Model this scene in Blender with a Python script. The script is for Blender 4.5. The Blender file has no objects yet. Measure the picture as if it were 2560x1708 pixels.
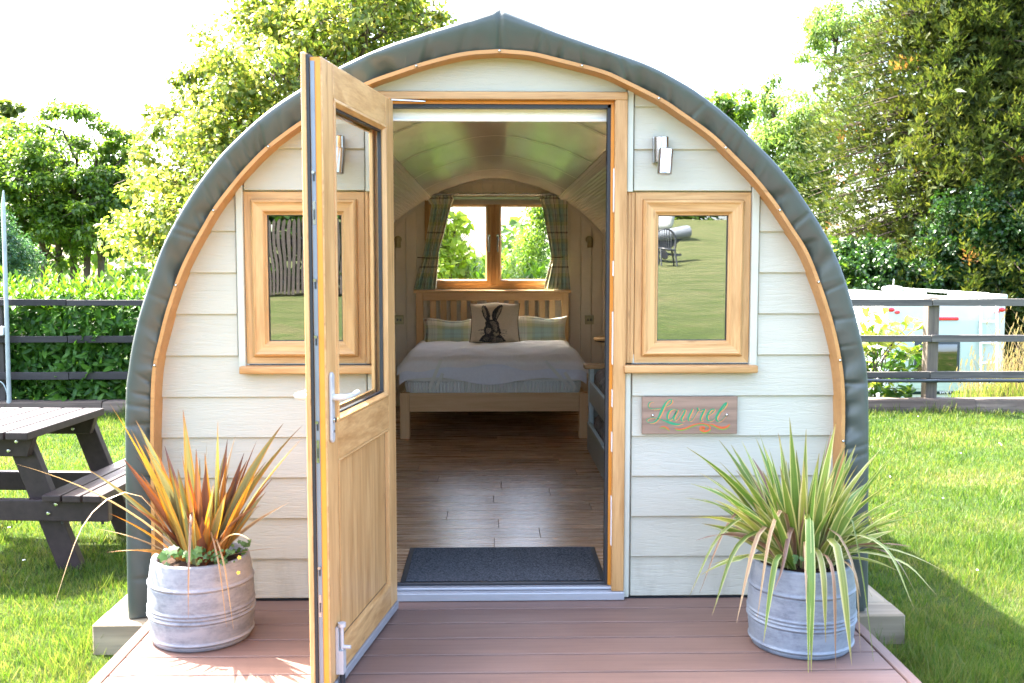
import bpy, bmesh, math, random
import numpy as np
from mathutils import Vector, Matrix

SC = bpy.context.scene
COL = SC.collection
# ------------------------------------------------------------------ camera, world, sun, exposure
CAM_H, YAW, PITCH, FPX = 1.351, math.radians(1.2), math.radians(4.5), 2489.0
FW = np.array([math.sin(YAW)*math.cos(PITCH), math.cos(YAW)*math.cos(PITCH), -math.sin(PITCH)])
RT = np.array([math.cos(YAW), -math.sin(YAW), 0.0])
UP = np.cross(RT, FW)
cam_d = bpy.data.cameras.new('camera')
cam = bpy.data.objects.new('camera', cam_d); COL.objects.link(cam)
cam_d.lens = 35.0; cam_d.sensor_width = 36.0; cam_d.clip_start = 0.05; cam_d.clip_end = 600
cam_d.dof.use_dof = True; cam_d.dof.focus_distance = 6.2; cam_d.dof.aperture_fstop = 6.3
M = Matrix.Identity(4)
for i in range(3):
    M[i][0] = RT[i]; M[i][1] = UP[i]; M[i][2] = -FW[i]
M[2][3] = CAM_H
cam.matrix_world = M
SC.camera = cam

SUN_EL, SUN_AZ = math.radians(55), math.radians(-54)      # azimuth clockwise from +Y (behind the pod, to the left)
w = bpy.data.worlds.new('World'); SC.world = w; w.use_nodes = True
nt = w.node_tree; nt.nodes.clear()
sky = nt.nodes.new('ShaderNodeTexSky'); sky.sky_type = 'NISHITA'; sky.sun_disc = False
sky.sun_elevation = SUN_EL; sky.sun_rotation = SUN_AZ % (2*math.pi)
sky.air_density = 0.8; sky.dust_density = 4.0; sky.ozone_density = 0.0
bg = nt.nodes.new('ShaderNodeBackground'); bg.inputs[1].default_value = 0.15
wo = nt.nodes.new('ShaderNodeOutputWorld')
nt.links.new(sky.outputs[0], bg.inputs[0]); nt.links.new(bg.outputs[0], wo.inputs[0])
sd = bpy.data.lights.new('sun', 'SUN'); sd.energy = 4.0; sd.angle = math.radians(0.55); sd.color = (1.0, 0.95, 0.87)
so = bpy.data.objects.new('sun', sd); COL.objects.link(so)
sdir = Vector((math.sin(SUN_AZ)*math.cos(SUN_EL), math.cos(SUN_AZ)*math.cos(SUN_EL), math.sin(SUN_EL)))
so.rotation_euler = sdir.to_track_quat('Z', 'Y').to_euler(); so.location = (-12, 10, 20)
SC.view_settings.view_transform = 'Standard'; SC.view_settings.look = 'None'
SC.view_settings.gamma = 1.0; SC.view_settings.use_curve_mapping = False
SC.view_settings.exposure = 3.72
SC.cycles.use_denoising = True
SC.cycles.max_bounces = 10; SC.cycles.diffuse_bounces = 6; SC.cycles.transparent_max_bounces = 16
SC.cycles.glossy_bounces = 4; SC.cycles.transmission_bounces = 6
SC.cycles.sample_clamp_indirect = 30.0
SC.cycles.caustics_reflective = False; SC.cycles.caustics_refractive = False

rnd = random.Random(7)
rng = np.random.default_rng(11)
GZ = -0.16                                                # lawn level; the deck top is z = 0

def P(px, py, Y):
    """a point of the photograph (2350 px wide) carried out to the distance Y"""
    px *= 1.08936; py *= 1.08936
    d = FW + RT*(px-1280)/FPX - UP*(py-854)/FPX
    d = d*(Y/d[1])
    return Vector((d[0], Y, d[2]+CAM_H))
def PZ(px, py, Z):
    px *= 1.08936; py *= 1.08936
    d = FW + RT*(px-1280)/FPX - UP*(py-854)/FPX
    d = d*((Z-CAM_H)/d[2])
    return Vector((d[0], d[1], Z))
def XX(px, Y, py=650): return P(px, py, Y).x
def ZZ(py, Y, px=1175): return P(px, py, Y).z

# ------------------------------------------------------------------ mesh helper
class MB:
    def __init__(s): s.v = []; s.f = []; s.m = []; s.uv = []
    def add(s, vs, fs, mi=0, uvs=None):
        b = len(s.v); s.v += [tuple(v) for v in vs]
        for k, f in enumerate(fs):
            s.f.append(tuple(i+b for i in f)); s.m.append(mi)
            s.uv.append(uvs[k] if uvs else None)
        return s
    def box(s, a, b, mi=0):
        x0, y0, z0 = [min(p, q) for p, q in zip(a, b)]; x1, y1, z1 = [max(p, q) for p, q in zip(a, b)]
        vs = [(x0,y0,z0),(x1,y0,z0),(x1,y1,z0),(x0,y1,z0),(x0,y0,z1),(x1,y0,z1),(x1,y1,z1),(x0,y1,z1)]
        return s.add(vs, [(0,3,2,1),(4,5,6,7),(0,1,5,4),(1,2,6,5),(2,3,7,6),(3,0,4,7)], mi)
    def prism(s, poly, y0, y1, mi=0):
        """poly: (x, z) counter-clockwise seen from -Y; y0 front, y1 back; y0 may be a function of z"""
        fy = y0 if callable(y0) else (lambda z: y0)
        n = len(poly)
        vs = [(x, fy(z), z) for x, z in poly] + [(x, y1, z) for x, z in poly]
        fs = [tuple(range(n)), tuple(range(2*n-1, n-1, -1))]
        fs += [(i, i+n, (i+1) % n+n, (i+1) % n) for i in range(n)]
        return s.add(vs, fs, mi)
    def bar(s, a, b, w, h, up=(0,0,1), mi=0):
        a = Vector(a); b = Vector(b); d = (b-a).normalized(); u = Vector(up)
        r = d.cross(u).normalized(); u = r.cross(d).normalized()
        vs = []
        for p in (a, b):
            for i, j in ((-1,-1),(1,-1),(1,1),(-1,1)):
                vs.append(p + r*w/2*i + u*h/2*j)
        return s.add(vs, [(3,2,1,0),(4,5,6,7),(0,1,5,4),(1,2,6,5),(2,3,7,6),(3,0,4,7)], mi)
    def tube(s, pts, rad, n=8, mi=0, cap=True):
        pts = [Vector(p) for p in pts]; k = len(pts)
        rr = rad if hasattr(rad, '__len__') else [rad]*k
        b = len(s.v); prev = None; vs = []
        for i, p in enumerate(pts):
            t = (pts[min(i+1, k-1)] - pts[max(i-1, 0)])
            t = t.normalized() if t.length > 1e-9 else Vector((0,0,1))
            if prev is None:
                a = Vector((0,0,1)) if abs(t.z) < .9 else Vector((1,0,0))
                x = t.cross(a).normalized()
            else:
                x = (prev - t*prev.dot(t)); x = x.normalized() if x.length > 1e-6 else t.cross(Vector((1,0,0))).normalized()
            prev = x; y = t.cross(x)
            for j in range(n):
                c = 2*math.pi*j/n; vs.append(p + (x*math.cos(c)+y*math.sin(c))*rr[i])
        fs = []
        for i in range(k-1):
            for j in range(n):
                fs.append((i*n+j, i*n+(j+1) % n, (i+1)*n+(j+1) % n, (i+1)*n+j))
        if cap: fs += [tuple(range(n-1, -1, -1)), tuple((k-1)*n+j for j in range(n))]
        return s.add(vs, fs, mi)
    def lathe(s, prof, c=(0,0,0), n=32, axis='z', mi=0):
        vs = []
        for r, h in prof:
            for j in range(n):
                t = 2*math.pi*j/n
                q = (r*math.cos(t), r*math.sin(t), h) if axis == 'z' else (r*math.cos(t), -h, r*math.sin(t))
                vs.append((c[0]+q[0], c[1]+q[1], c[2]+q[2]))
        fs = [(i*n+j, i*n+(j+1) % n, (i+1)*n+(j+1) % n, (i+1)*n+j) for i in range(len(prof)-1) for j in range(n)]
        fs += [tuple(range(n-1, -1, -1)), tuple((len(prof)-1)*n+j for j in range(n))]
        return s.add(vs, fs, mi)
    def grid(s, G, mi=0, uv=None, closed=False):
        """G[i][j] rows of points"""
        ni, nj = len(G), len(G[0]); vs = [p for r in G for p in r]; fs = []; us = []
        for i in range(ni-1):
            for j in range(nj-1 if not closed else nj):
                j2 = (j+1) % nj
                fs.append((i*nj+j, i*nj+j2, (i+1)*nj+j2, (i+1)*nj+j))
                if uv: us.append([uv[i][j], uv[i][j2], uv[i+1][j2], uv[i+1][j]])
        return s.add(vs, fs, mi, us if uv else None)

def make_mesh(name, mb, mats, origin=(0,0,0), bev=0.0, smooth=False, auto=False, seg=1):
    me = bpy.data.meshes.new(name)
    ox, oy, oz = origin
    me.from_pydata([(x-ox, y-oy, z-oz) for x, y, z in mb.v], [], mb.f)
    for m in (mats if isinstance(mats, (list, tuple)) else [mats]): me.materials.append(m)
    if any(mb.m): me.polygons.foreach_set('material_index', mb.m)
    if any(u is not None for u in mb.uv):
        ul = me.uv_layers.new(name='UVMap'); arr = []
        for f, u in zip(mb.f, mb.uv):
            for k in range(len(f)): arr += list(u[k]) if u else [0, 0]
        ul.data.foreach_set('uv', arr)
    me.update()
    if bev > 0:
        bm = bmesh.new(); bm.from_mesh(me)
        bmesh.ops.remove_doubles(bm, verts=bm.verts, dist=1e-6)
        es = [e for e in bm.edges if len(e.link_faces) == 2 and e.calc_face_angle(0) > 0.6]
        try: bmesh.ops.bevel(bm, geom=es, offset=bev, segments=seg, profile=0.6, affect='EDGES', clamp_overlap=True)
        except Exception: pass
        bm.to_mesh(me); bm.free()
    if smooth:
        me.polygons.foreach_set('use_smooth', [True]*len(me.polygons))
        if auto: me.set_sharp_from_angle(angle=math.radians(38))
    return me

def wloc(o):
    v = Vector((0,0,0))
    while o: v = v + o.location; o = o.parent
    return v
def ob(name, mb, mats, parent=None, bev=0.0, smooth=False, auto=True, label=None, seg=1):
    org = wloc(parent)
    o = bpy.data.objects.new(name, make_mesh(name, mb, mats, org, bev, smooth, auto, seg))
    COL.objects.link(o); o.parent = parent
    if label: o['label'] = label
    return o
def thing(name, label, cat, loc=(0,0,0), group=None, kind=None):
    o = bpy.data.objects.new(name, None); COL.objects.link(o); o.location = loc
    o.empty_display_size = .1
    if label: o['label'] = label
    if cat: o['category'] = cat
    if group: o['group'] = group
    if kind: o['kind'] = kind
    return o
def tag(o, label=None, cat=None, group=None, kind=None):
    if label: o['label'] = label
    if cat: o['category'] = cat
    if group: o['group'] = group
    if kind: o['kind'] = kind
    return o
def single(name, label, cat, mb, mats, group=None, kind=None, loc=None, **k):
    """a thing that is one mesh, its origin at loc"""
    loc = loc or (0,0,0)
    o = bpy.data.objects.new(name, make_mesh(name, mb, mats, loc, k.get('bev', 0), k.get('smooth', False), k.get('auto', True), k.get('seg', 1)))
    COL.objects.link(o); o.location = loc
    return tag(o, label, cat, group, kind)
def inst(name, me, loc, parent=None, rot=None, scale=None):
    o = bpy.data.objects.new(name, me); COL.objects.link(o); o.parent = parent
    o.location = Vector(loc) - (wloc(parent) if parent else Vector((0,0,0)))
    if rot: o.rotation_euler = rot
    if scale: o.scale = scale
    return o

def replicate(name, tv, tf, R, S, T, mats, mi=None, uv=None, parent=None, smooth=False):
    """numpy: copies a template (tv verts, tf faces all the same length) by rotations R (N,3,3), scales S (N,) and places T (N,3)"""
    tv = np.asarray(tv, float); tf = np.asarray(tf, int); N = len(T); nv = len(tv); k = tf.shape[1]
    V = np.einsum('nij,vj->nvi', R, tv) * np.asarray(S).reshape(N, 1, 1) + T[:, None, :]
    V = V.reshape(-1, 3) - np.array(wloc(parent))
    F = (tf[None] + (np.arange(N)*nv)[:, None, None]).reshape(-1, k)
    me = bpy.data.meshes.new(name)
    me.vertices.add(len(V)); me.vertices.foreach_set('co', V.astype(np.float32).ravel())
    me.loops.add(F.size); me.loops.foreach_set('vertex_index', F.astype(np.int32).ravel())
    me.polygons.add(len(F)); me.polygons.foreach_set('loop_start', (np.arange(len(F))*k).astype(np.int32))
    for m in mats: me.materials.append(m)
    if mi is not None: me.polygons.foreach_set('material_index', np.repeat(np.asarray(mi), len(tf)).astype(np.int32))
    if smooth: me.polygons.foreach_set('use_smooth', np.ones(len(F), bool))
    me.update(calc_edges=True)
    o = bpy.data.objects.new(name, me); COL.objects.link(o); o.parent = parent
    return o
def frames(D, Nn):
    """rotation matrices with x along D and z near Nn (both (N,3))"""
    D = D/np.linalg.norm(D, axis=1, keepdims=True)
    Yv = np.cross(Nn, D); l = np.linalg.norm(Yv, axis=1, keepdims=True); Yv = Yv/np.maximum(l, 1e-6)
    Z = np.cross(D, Yv)
    return np.stack([D, Yv, Z], axis=2)
def rdirs(n):
    v = rng.normal(size=(n, 3)); return v/np.linalg.norm(v, axis=1, keepdims=True)

def smooth_curve(pts, per=8):
    """Catmull-Rom through 2-D/3-D points"""
    p = [np.array(q, float) for q in pts]; p = [2*p[0]-p[1]] + p + [2*p[-1]-p[-2]]; out = []
    for i in range(1, len(p)-2):
        for k in range(per):
            t = k/per
            out.append(0.5*((2*p[i])+(-p[i-1]+p[i+1])*t+(2*p[i-1]-5*p[i]+4*p[i+1]-p[i+2])*t*t+(-p[i-1]+3*p[i]-3*p[i+1]+p[i+2])*t**3))
    out.append(p[-2]); return out
def resample(pts, n):
    p = np.array(pts, float); d = np.r_[0, np.cumsum(np.linalg.norm(np.diff(p, axis=0), axis=1))]
    t = np.linspace(0, d[-1], n)
    return np.stack([np.interp(t, d, p[:, k]) for k in range(p.shape[1])], axis=1)

# ------------------------------------------------------------------ materials
class NB:
    def __init__(s, name):
        s.mat = bpy.data.materials.new(name); s.mat.use_nodes = True; s.t = s.mat.node_tree; s.t.nodes.clear()
        s.out = s.n('ShaderNodeOutputMaterial')
    def n(s, t, **k):
        o = s.t.nodes.new(t)
        for a, b in k.items(): setattr(o, a, b)
        return o
    def l(s, a, b): s.t.links.new(a, b)
    def bsdf(s, rough=.6, spec=.5, metal=0.0):
        b = s.n('ShaderNodeBsdfPrincipled'); b.inputs['Roughness'].default_value = rough
        b.inputs['Specular IOR Level'].default_value = spec; b.inputs['Metallic'].default_value = metal
        s.l(b.outputs[0], s.out.inputs[0]); return b
    def coords(s, kind='Object', scale=(1,1,1), rand=0.0):
        tc = s.n('ShaderNodeTexCoord'); mp = s.n('ShaderNodeMapping'); mp.inputs['Scale'].default_value = scale
        src = tc.outputs[kind]
        if rand:
            oi = s.n('ShaderNodeObjectInfo'); vm = s.n('ShaderNodeVectorMath', operation='MULTIPLY_ADD')
            cx = s.n('ShaderNodeCombineXYZ')
            for i in range(3): s.l(oi.outputs['Random'], cx.inputs[i])
            s.l(cx.outputs[0], vm.inputs[0]); vm.inputs[1].default_value = (rand, rand*1.7, rand*.6); s.l(src, vm.inputs[2]); src = vm.outputs[0]
        s.l(src, mp.inputs[0]); return mp.outputs[0]
    def noise(s, vec, scale=5, detail=4, rough=.55, dist=0.0):
        o = s.n('ShaderNodeTexNoise'); o.inputs['Scale'].default_value = scale; o.inputs['Detail'].default_value = detail
        o.inputs['Roughness'].default_value = rough; o.inputs['Distortion'].default_value = dist
        if vec is not None: s.l(vec, o.inputs['Vector'])
        return o.outputs[0]
    def ramp(s, fac, stops, interp='LINEAR'):
        r = s.n('ShaderNodeValToRGB'); r.color_ramp.interpolation = interp; e = r.color_ramp.elements
        while len(e) < len(stops): e.new(0.5)
        for i, (p, c) in enumerate(stops): e[i].position = p; e[i].color = (*c, 1) if len(c) == 3 else c
        s.l(fac, r.inputs[0]); return r.outputs[0]
    def mix(s, fac, a, b, mode='MIX'):
        m = s.n('ShaderNodeMix', data_type='RGBA', blend_type=mode)
        for sock, v in ((m.inputs[0], fac), (m.inputs[6], a), (m.inputs[7], b)):
            if isinstance(v, (int, float)): sock.default_value = v
            elif isinstance(v, tuple): sock.default_value = (*v, 1) if len(v) == 3 else v
            else: s.l(v, sock)
        return m.outputs[2]
    def math(s, op, a, b=0.0, c=None):
        m = s.n('ShaderNodeMath', operation=op)
        for i, v in enumerate((a, b) if c is None else (a, b, c)):
            if isinstance(v, (int, float)): m.inputs[i].default_value = v
            else: s.l(v, m.inputs[i])
        return m.outputs[0]
    def bump(s, bsdf, h, strength=.3, dist=.002):
        b = s.n('ShaderNodeBump'); b.inputs['Strength'].default_value = strength; b.inputs['Distance'].default_value = dist
        s.l(h, b.inputs['Height']); s.l(b.outputs[0], bsdf.inputs['Normal'])

def plain(name, col, rough=.6, spec=.5, metal=0.0, var=.12, scale=12, bump=0.0):
    m = NB(name); b = m.bsdf(rough, spec, metal); v = m.coords(rand=3)
    n = m.noise(v, scale, 5); c2 = tuple(c*(1-var) for c in col); c1 = tuple(min(1, c*(1+var)) for c in col)
    m.l(m.ramp(n, [(.3, c2), (.7, c1)]), b.inputs['Base Color'])
    if bump: m.bump(b, m.noise(v, scale*8, 4), bump, .002)
    return m.mat
def wood(name, c1, c2, axis='x', rough=.45, fine=60, contrast=1.0, knots=True, objvar=.1, spec=.4, bump=.25, dark=None):
    m = NB(name); b = m.bsdf(rough, spec)
    sc = {'x': (.06, 1, 1), 'y': (1, .06, 1), 'z': (1, 1, .06)}[axis]
    v = m.coords('Object', sc, rand=7)
    n1 = m.noise(v, fine*.35, 5, .6, 1.2); n2 = m.noise(v, fine*2.2, 3, .6)
    f = m.math('MULTIPLY_ADD', n2, .35, m.math('MULTIPLY', n1, .75))
    col = m.ramp(f, [(.5-.16/contrast, c2), (.5+.2/contrast, c1)])
    if knots:
        vk = m.coords('Object', {'x': (.25, 1, 1), 'y': (1, .25, 1), 'z': (1, 1, .25)}[axis], rand=5)
        k = m.n('ShaderNodeTexVoronoi'); k.inputs['Scale'].default_value = 13; m.l(vk, k.inputs['Vector'])
        kk = m.ramp(k.outputs['Distance'], [(.0, (1,1,1)), (.09, (0,0,0))])
        col = m.mix(m.math('MULTIPLY', kk, .75), col, tuple(c*.5 for c in c2))
    if dark:
        d = m.noise(m.coords('Object', sc, rand=3), 5, 4, .6); col = m.mix(m.ramp(d, [(.42, (0,0,0)), (.62, (.8,.8,.8))]), col, dark)
    oi = m.n('ShaderNodeObjectInfo')
    hv = m.n('ShaderNodeHueSaturation'); m.l(col, hv.inputs['Color'])
    m.l(m.math('MULTIPLY_ADD', oi.outputs['Random'], objvar*2, 1-objvar), hv.inputs['Value'])
    m.l(hv.outputs[0], b.inputs['Base Color'])
    if bump: m.bump(b, f, bump, .0015)
    return m.mat
def leafmat(name, cols, trans=.45, rough=.4, spec=.4, patch=1.2, tint=None):
    """cols: ramp by island random; translucent leaf"""
    m = NB(name); g = m.n('ShaderNodeNewGeometry'); v = m.coords('Object', (1,1,1))
    n = m.noise(v, patch, 3, .6)
    oi = m.n('ShaderNodeObjectInfo'); rr = m.math('FRACT', m.math('ADD', g.outputs['Random Per Island'], oi.outputs['Random']))
    f = m.math('MULTIPLY_ADD', n, .9, m.math('MULTIPLY_ADD', rr, .6, -.25))
    k = len(cols); col = m.ramp(f, [(i/(k-1)*.8+.1, c) for i, c in enumerate(cols)])
    b = m.n('ShaderNodeBsdfPrincipled'); b.inputs['Roughness'].default_value = rough; b.inputs['Specular IOR Level'].default_value = spec
    m.l(col, b.inputs['Base Color'])
    t = m.n('ShaderNodeBsdfTranslucent')
    tc = m.mix(.8, col, tint or (1.0, 1.0, .35), 'MULTIPLY')
    hs = m.n('ShaderNodeHueSaturation'); hs.inputs['Value'].default_value = 2.4; m.l(tc, hs.inputs['Color']); m.l(hs.outputs[0], t.inputs[0])
    mx = m.n('ShaderNodeMixShader'); mx.inputs[0].default_value = trans
    m.l(b.outputs[0], mx.inputs[1]); m.l(t.outputs[0], mx.inputs[2]); m.l(mx.outputs[0], m.out.inputs[0])
    return m.mat
def glass(name, refl=.08, tint=(1,1,1), fres=True, rough=0.0):
    m = NB(name); tr = m.n('ShaderNodeBsdfTransparent'); tr.inputs[0].default_value = (*tint, 1)
    gl = m.n('ShaderNodeBsdfGlossy'); gl.inputs['Roughness'].default_value = rough; gl.inputs[0].default_value = (1,1,1,1)
    lw = m.n('ShaderNodeLayerWeight'); lw.inputs[0].default_value = .5
    f = m.math('MULTIPLY_ADD', m.math('POWER', lw.outputs['Facing'], 4.0), .12, refl)
    mx = m.n('ShaderNodeMixShader'); m.l(f, mx.inputs[0]); m.l(tr.outputs[0], mx.inputs[1]); m.l(gl.outputs[0], mx.inputs[2])
    if rough >= 0:
        # slight waviness of the pane
        bp = m.n('ShaderNodeBump'); bp.inputs['Strength'].default_value = .08; bp.inputs['Distance'].default_value = .01
        m.l(m.noise(m.coords(), 3, 1), bp.inputs['Height']); m.l(bp.outputs[0], gl.inputs['Normal'])
    m.l(mx.outputs[0], m.out.inputs[0]); return m.mat

OAK1, OAK2 = (.54, .32, .135), (.33, .165, .055)
M_ = {}
for ax in 'xyz':
    M_['oak'+ax] = wood('oak_foil_'+ax, OAK1, OAK2, ax, .42, 60, 1.25, objvar=.06, bump=.25)
    M_['pine'+ax] = wood('oak_furniture_'+ax, (.70,.46,.24), (.58,.35,.16), ax, .5, 45, 1.1, objvar=.1)
M_['trim'] = wood('liner_timber', (.50,.26,.09), (.36,.17,.05), 'x', .5, 30, .8, objvar=.05)
M_['orange'] = plain('orange_seal_edge', (.60,.23,.02), .45, var=.06)
M_['gasket'] = plain('black_rubber', (.012,.014,.018), .5)
M_['alu'] = plain('aluminium', (.40,.41,.44), .4, metal=.5, var=.05)
M_['satin'] = plain('satin_silver', (.42,.42,.43), .35, metal=.15, var=.03)
M_['zinc'] = plain('zinc_plate', (.20,.22,.25), .45, metal=.6, var=.08)
M_['steel'] = plain('brushed_steel', (.36,.35,.34), .2, metal=1.0, var=.06, scale=30)
M_['brass'] = plain('antique_brass', (.42,.36,.22), .3, metal=1.0, var=.08)
M_['white_plastic'] = plain('white_plastic', (.8,.8,.8), .35, var=.03)
M_['white_metal'] = plain('white_handle', (.42,.42,.40), .3, var=.03)

def siding_mat(name, c):
    m = NB(name); b = m.bsdf(.55, .4); v = m.coords('Object', (.10, 1, 1), rand=9)
    n = m.noise(v, 55, 4, .62, 1.4); n3 = m.noise(m.coords('Object', (1,1,1), rand=2), 1.5, 3)
    oi = m.n('ShaderNodeObjectInfo'); hb = m.n('ShaderNodeHueSaturation')
    m.l(m.mix(m.math('MULTIPLY', n3, .35), c, tuple(x*.9 for x in c)), hb.inputs['Color']); m.l(m.math('MULTIPLY_ADD', oi.outputs['Random'], .07, .96), hb.inputs['Value'])
    sz = m.n('ShaderNodeSeparateXYZ'); m.l(m.n('ShaderNodeTexCoord').outputs['Object'], sz.inputs[0]); dn = m.noise(m.coords('Object', (1, 1, .35)), 14, 4, .6)
    dirt = m.math('MULTIPLY', m.ramp(sz.outputs[2], [(.02, (1,1,1)), (.28, (0,0,0))]), m.ramp(dn, [(.48, (0,0,0)), (.75, (.55,.55,.55))]))
    m.l(m.mix(dirt, hb.outputs[0], (.23,.20,.15)), b.inputs['Base Color'])
    h = m.ramp(n, [(.40, (0,0,0)), (.52, (1,1,1)), (.62, (.4,.4,.4))])
    m.bump(b, h, .5, .0016); return m.mat
M_['siding'] = siding_mat('sage_siding', (.445,.43,.35))
M_['strip'] = plain('pale_corner_strip', (.46,.465,.39), .4, var=.04)

m = NB('vinyl'); b = m.bsdf(.42, .5); v = m.coords()
m.l(m.ramp(m.noise(v, 3, 4), [(.3, (.045,.058,.052)), (.7, (.053,.067,.060))]), b.inputs['Base Color'])
wv = m.n('ShaderNodeTexWave'); wv.inputs['Scale'].default_value = 140; m.l(v, wv.inputs[0])
m.bump(b, m.math('ADD', m.noise(v, 260, 2), m.math('MULTIPLY', wv.outputs[0], .25)), .12, .001)
M_['vinyl'] = m.mat

m = NB('deck_composite'); b = m.bsdf(.5, .4); v = m.coords('Object', (.04,1,1), rand=9)
n = m.noise(v, 70, 5, .65); n2 = m.noise(m.coords('Object', (.5,1,1), rand=3), 4, 4)
c = m.ramp(n, [(.3, (.094,.055,.042)), (.7, (.152,.090,.070))])
m.l(m.mix(m.math('MULTIPLY', n2, .5), c, (.21,.135,.112)), b.inputs['Base Color'])
m.bump(b, n, .35, .002); M_['deck'] = m.mat
M_['sleeper'] = wood('weathered_timber', (.30,.25,.165), (.15,.12,.08), 'x', .8, 20, 1.5, objvar=.08, bump=.8, dark=(.15,.12,.08))
M_['sleepery'] = wood('weathered_timber_y', (.30,.25,.165), (.15,.12,.08), 'y', .8, 20, 1.2, objvar=.08, bump=.8, dark=(.17,.15,.11))
M_['rail'] = wood('grey_fence_timber', (.15,.135,.115), (.045,.040,.036), 'x', .85, 25, 1.3, objvar=.15, bump=.8, dark=(.04,.036,.034))
M_['raildark'] = wood('dark_fence_timber', (.035,.030,.031), (.016,.014,.015), 'x', .8, 25, 1.0, objvar=.15, bump=.8)
M_['post'] = wood('fence_post_timber', (.15,.12,.09), (.05,.04,.034), 'z', .85, 25, 1.3, objvar=.15, bump=.8)
M_['postdark'] = wood('dark_post_timber', (.06,.05,.045), (.03,.025,.022), 'z', .85, 25, 1.0, bump=.8)
M_['oldsleeper'] = wood('old_sleeper', (.18,.14,.105), (.06,.04,.03), 'x', .9, 14, 1.4, bump=1.0, dark=(.06,.045,.035))
M_['picnic'] = plain('brown_recycled_plastic', (.032,.021,.020), .5, .25, var=.25, scale=25, bump=.3)
M_['taupe'] = plain('taupe_wall_paint', (.78,.70,.58), .42, .4, var=.05)
M_['bolt'] = plain('bolt_steel', (.6,.62,.6), .25, metal=1.0)
# ------------------------------------------------------------------ the pod
YR, YF, YB = 3.84, 3.94, 9.15          # front of the roof, face of the siding, inner face of the end wall
def S2(pts, Y): return [(P(x/1.08936, y/1.08936, Y).x, P(x/1.08936, y/1.08936, Y).z) for x, y in pts]
outL = S2([(320,1540),(316,1350),(313.4,1140),(313.4,1040),(316,965),(320,933),(331,861),(349,784),(374.5,704),(403.6,621),(432.7,562),(465.4,505),(509,440),(563.6,374),(654.5,289),(741.7,228),(853,165),(962,116),(1070,80),(1180,45.5),(1248.6,21.8)], YR)
outR = S2([(2170,1514),(2170.5,1300),(2171.5,1140),(2171,1042),(2169,948),(2160,880),(2142,802),(2117,712),(2088,635),(2053,567),(1997,480),(1942,411),(1888,356),(1833,302),(1760,242),(1706,206),(1616.6,160),(1507.5,121),(1398,82),(1325.7,53),(1248.6,21.8)], YR)
inL = S2([(384,1540),(381,1300),(379,1140),(379.5,1040),(381,965),(386,910),(400,848),(418,777),(447,690),(476,626),(507,570),(538,518),(578,465),(618,418),(669,367),(743.6,311),(830,255),(913,209),(998,178),(1071,154.5),(1162,133),(1248.6,126)], YR)
inR = S2([(2105,1514),(2107,1300),(2108,1140),(2109.5,1042),(2107.7,962),(2098.6,888),(2080,806),(2051,715),(2017,630),(1979,569),(1938.6,508),(1888,444),(1833,387),(1778,335),(1706,283),(1653,248),(1566,204),(1507,178),(1398,149),(1326,132.5),(1248.6,126)], YR)
NS = 500
oL, oR, iL, iR = [resample(smooth_curve(c), NS) for c in (outL, outR, inL, inR)]
OUTC = np.vstack([oL, oR[::-1][1:]]); INC = np.vstack([iL, iR[::-1][1:]])
NC = len(OUTC)

pod = thing('camping_pod', 'sage green timber glamping pod with rounded dark green roof and open glazed door', 'cabin', (0, YF, 0))

def band():
    """padded vinyl face of the roof edge with tuck folds, rolling over into the barrel roof"""
    r = random.Random(3); folds = []
    L = np.r_[0, np.cumsum(np.linalg.norm(np.diff(INC, axis=0), axis=1))]; tot = L[-1]
    s = 0.15
    while s < tot-.15:
        u = s/tot
        amp = .0115 if .08 < u < .92 else .005
        if abs(u-.5) < .025: amp *= .4
        nar = r.random() < .55
        folds.append((s, r.uniform(.0065, .010) if nar else r.uniform(.018, .034), amp*(1.15 if nar else 1.7)*r.choice([-.7,1,1])*r.uniform(.35, 1.25), r.uniform(-.06, .06), r.uniform(.4, 1.15)))
        s += r.uniform(.018, .07)
    T = [0, .03, .08, .15, .25, .36, .48, .6, .72, .83, .91, .96, 1.0]
    G = []
    for i in range(NC):
        a, c = INC[i], OUTC[i]; row = []
        for t in T:
            x, z = a + (c-a)*t
            y = YR + .012 - .040*math.sin(math.pi*min(1, t*.55+.02))
            if t > .85: y += .03*((t-.85)/.15)**2
            d = 0.0
            for (s0, wd, am, sl, ln) in folds:
                q = (L[i]-s0-sl*t)/wd
                if abs(q) < 3: d += am*math.exp(-q*q)*max(0, 1-t/ln)**.8*(1 if am > .004 else .6)
            ridge = math.exp(-((i-(NC//2))/1.6)**2)*.010
            row.append((x, y + d*.9 + ridge*(t < .95), z))
        # over the edge, on to the barrel
        nx, nz = c[0]-a[0], c[1]-a[1]; n = math.hypot(nx, nz); nx /= n; nz /= n
        row.append((c[0]+nx*.004, YR+.03, c[1]+nz*.004)); row.append((c[0]+nx*.004, YR+.09, c[1]+nz*.004))
        row.append((c[0], YR+.6, c[1])); row.append((c[0], YB-2, c[1])); row.append((c[0], YB+.22, c[1]))
        row.append((a[0], YB+.22, a[1]))
        G.append(row)
    mb = MB().grid(G); return mb
ob('roof_cover', band(), M_['vinyl'], pod, smooth=True, auto=False)
mb = MB()
for x0, x1, y0 in ((XX(297, YR, 1410), XX(297, YR, 1410)+.115, 1), (XX(1991, YR, 1385)-.115, XX(1991, YR, 1385), 1)):
    mb.box((x0+.006, YR+.01, -.045), (x1, YR+.4, .02))
ob('roof_foot', mb, M_['vinyl'], pod, bev=.01)

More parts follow.
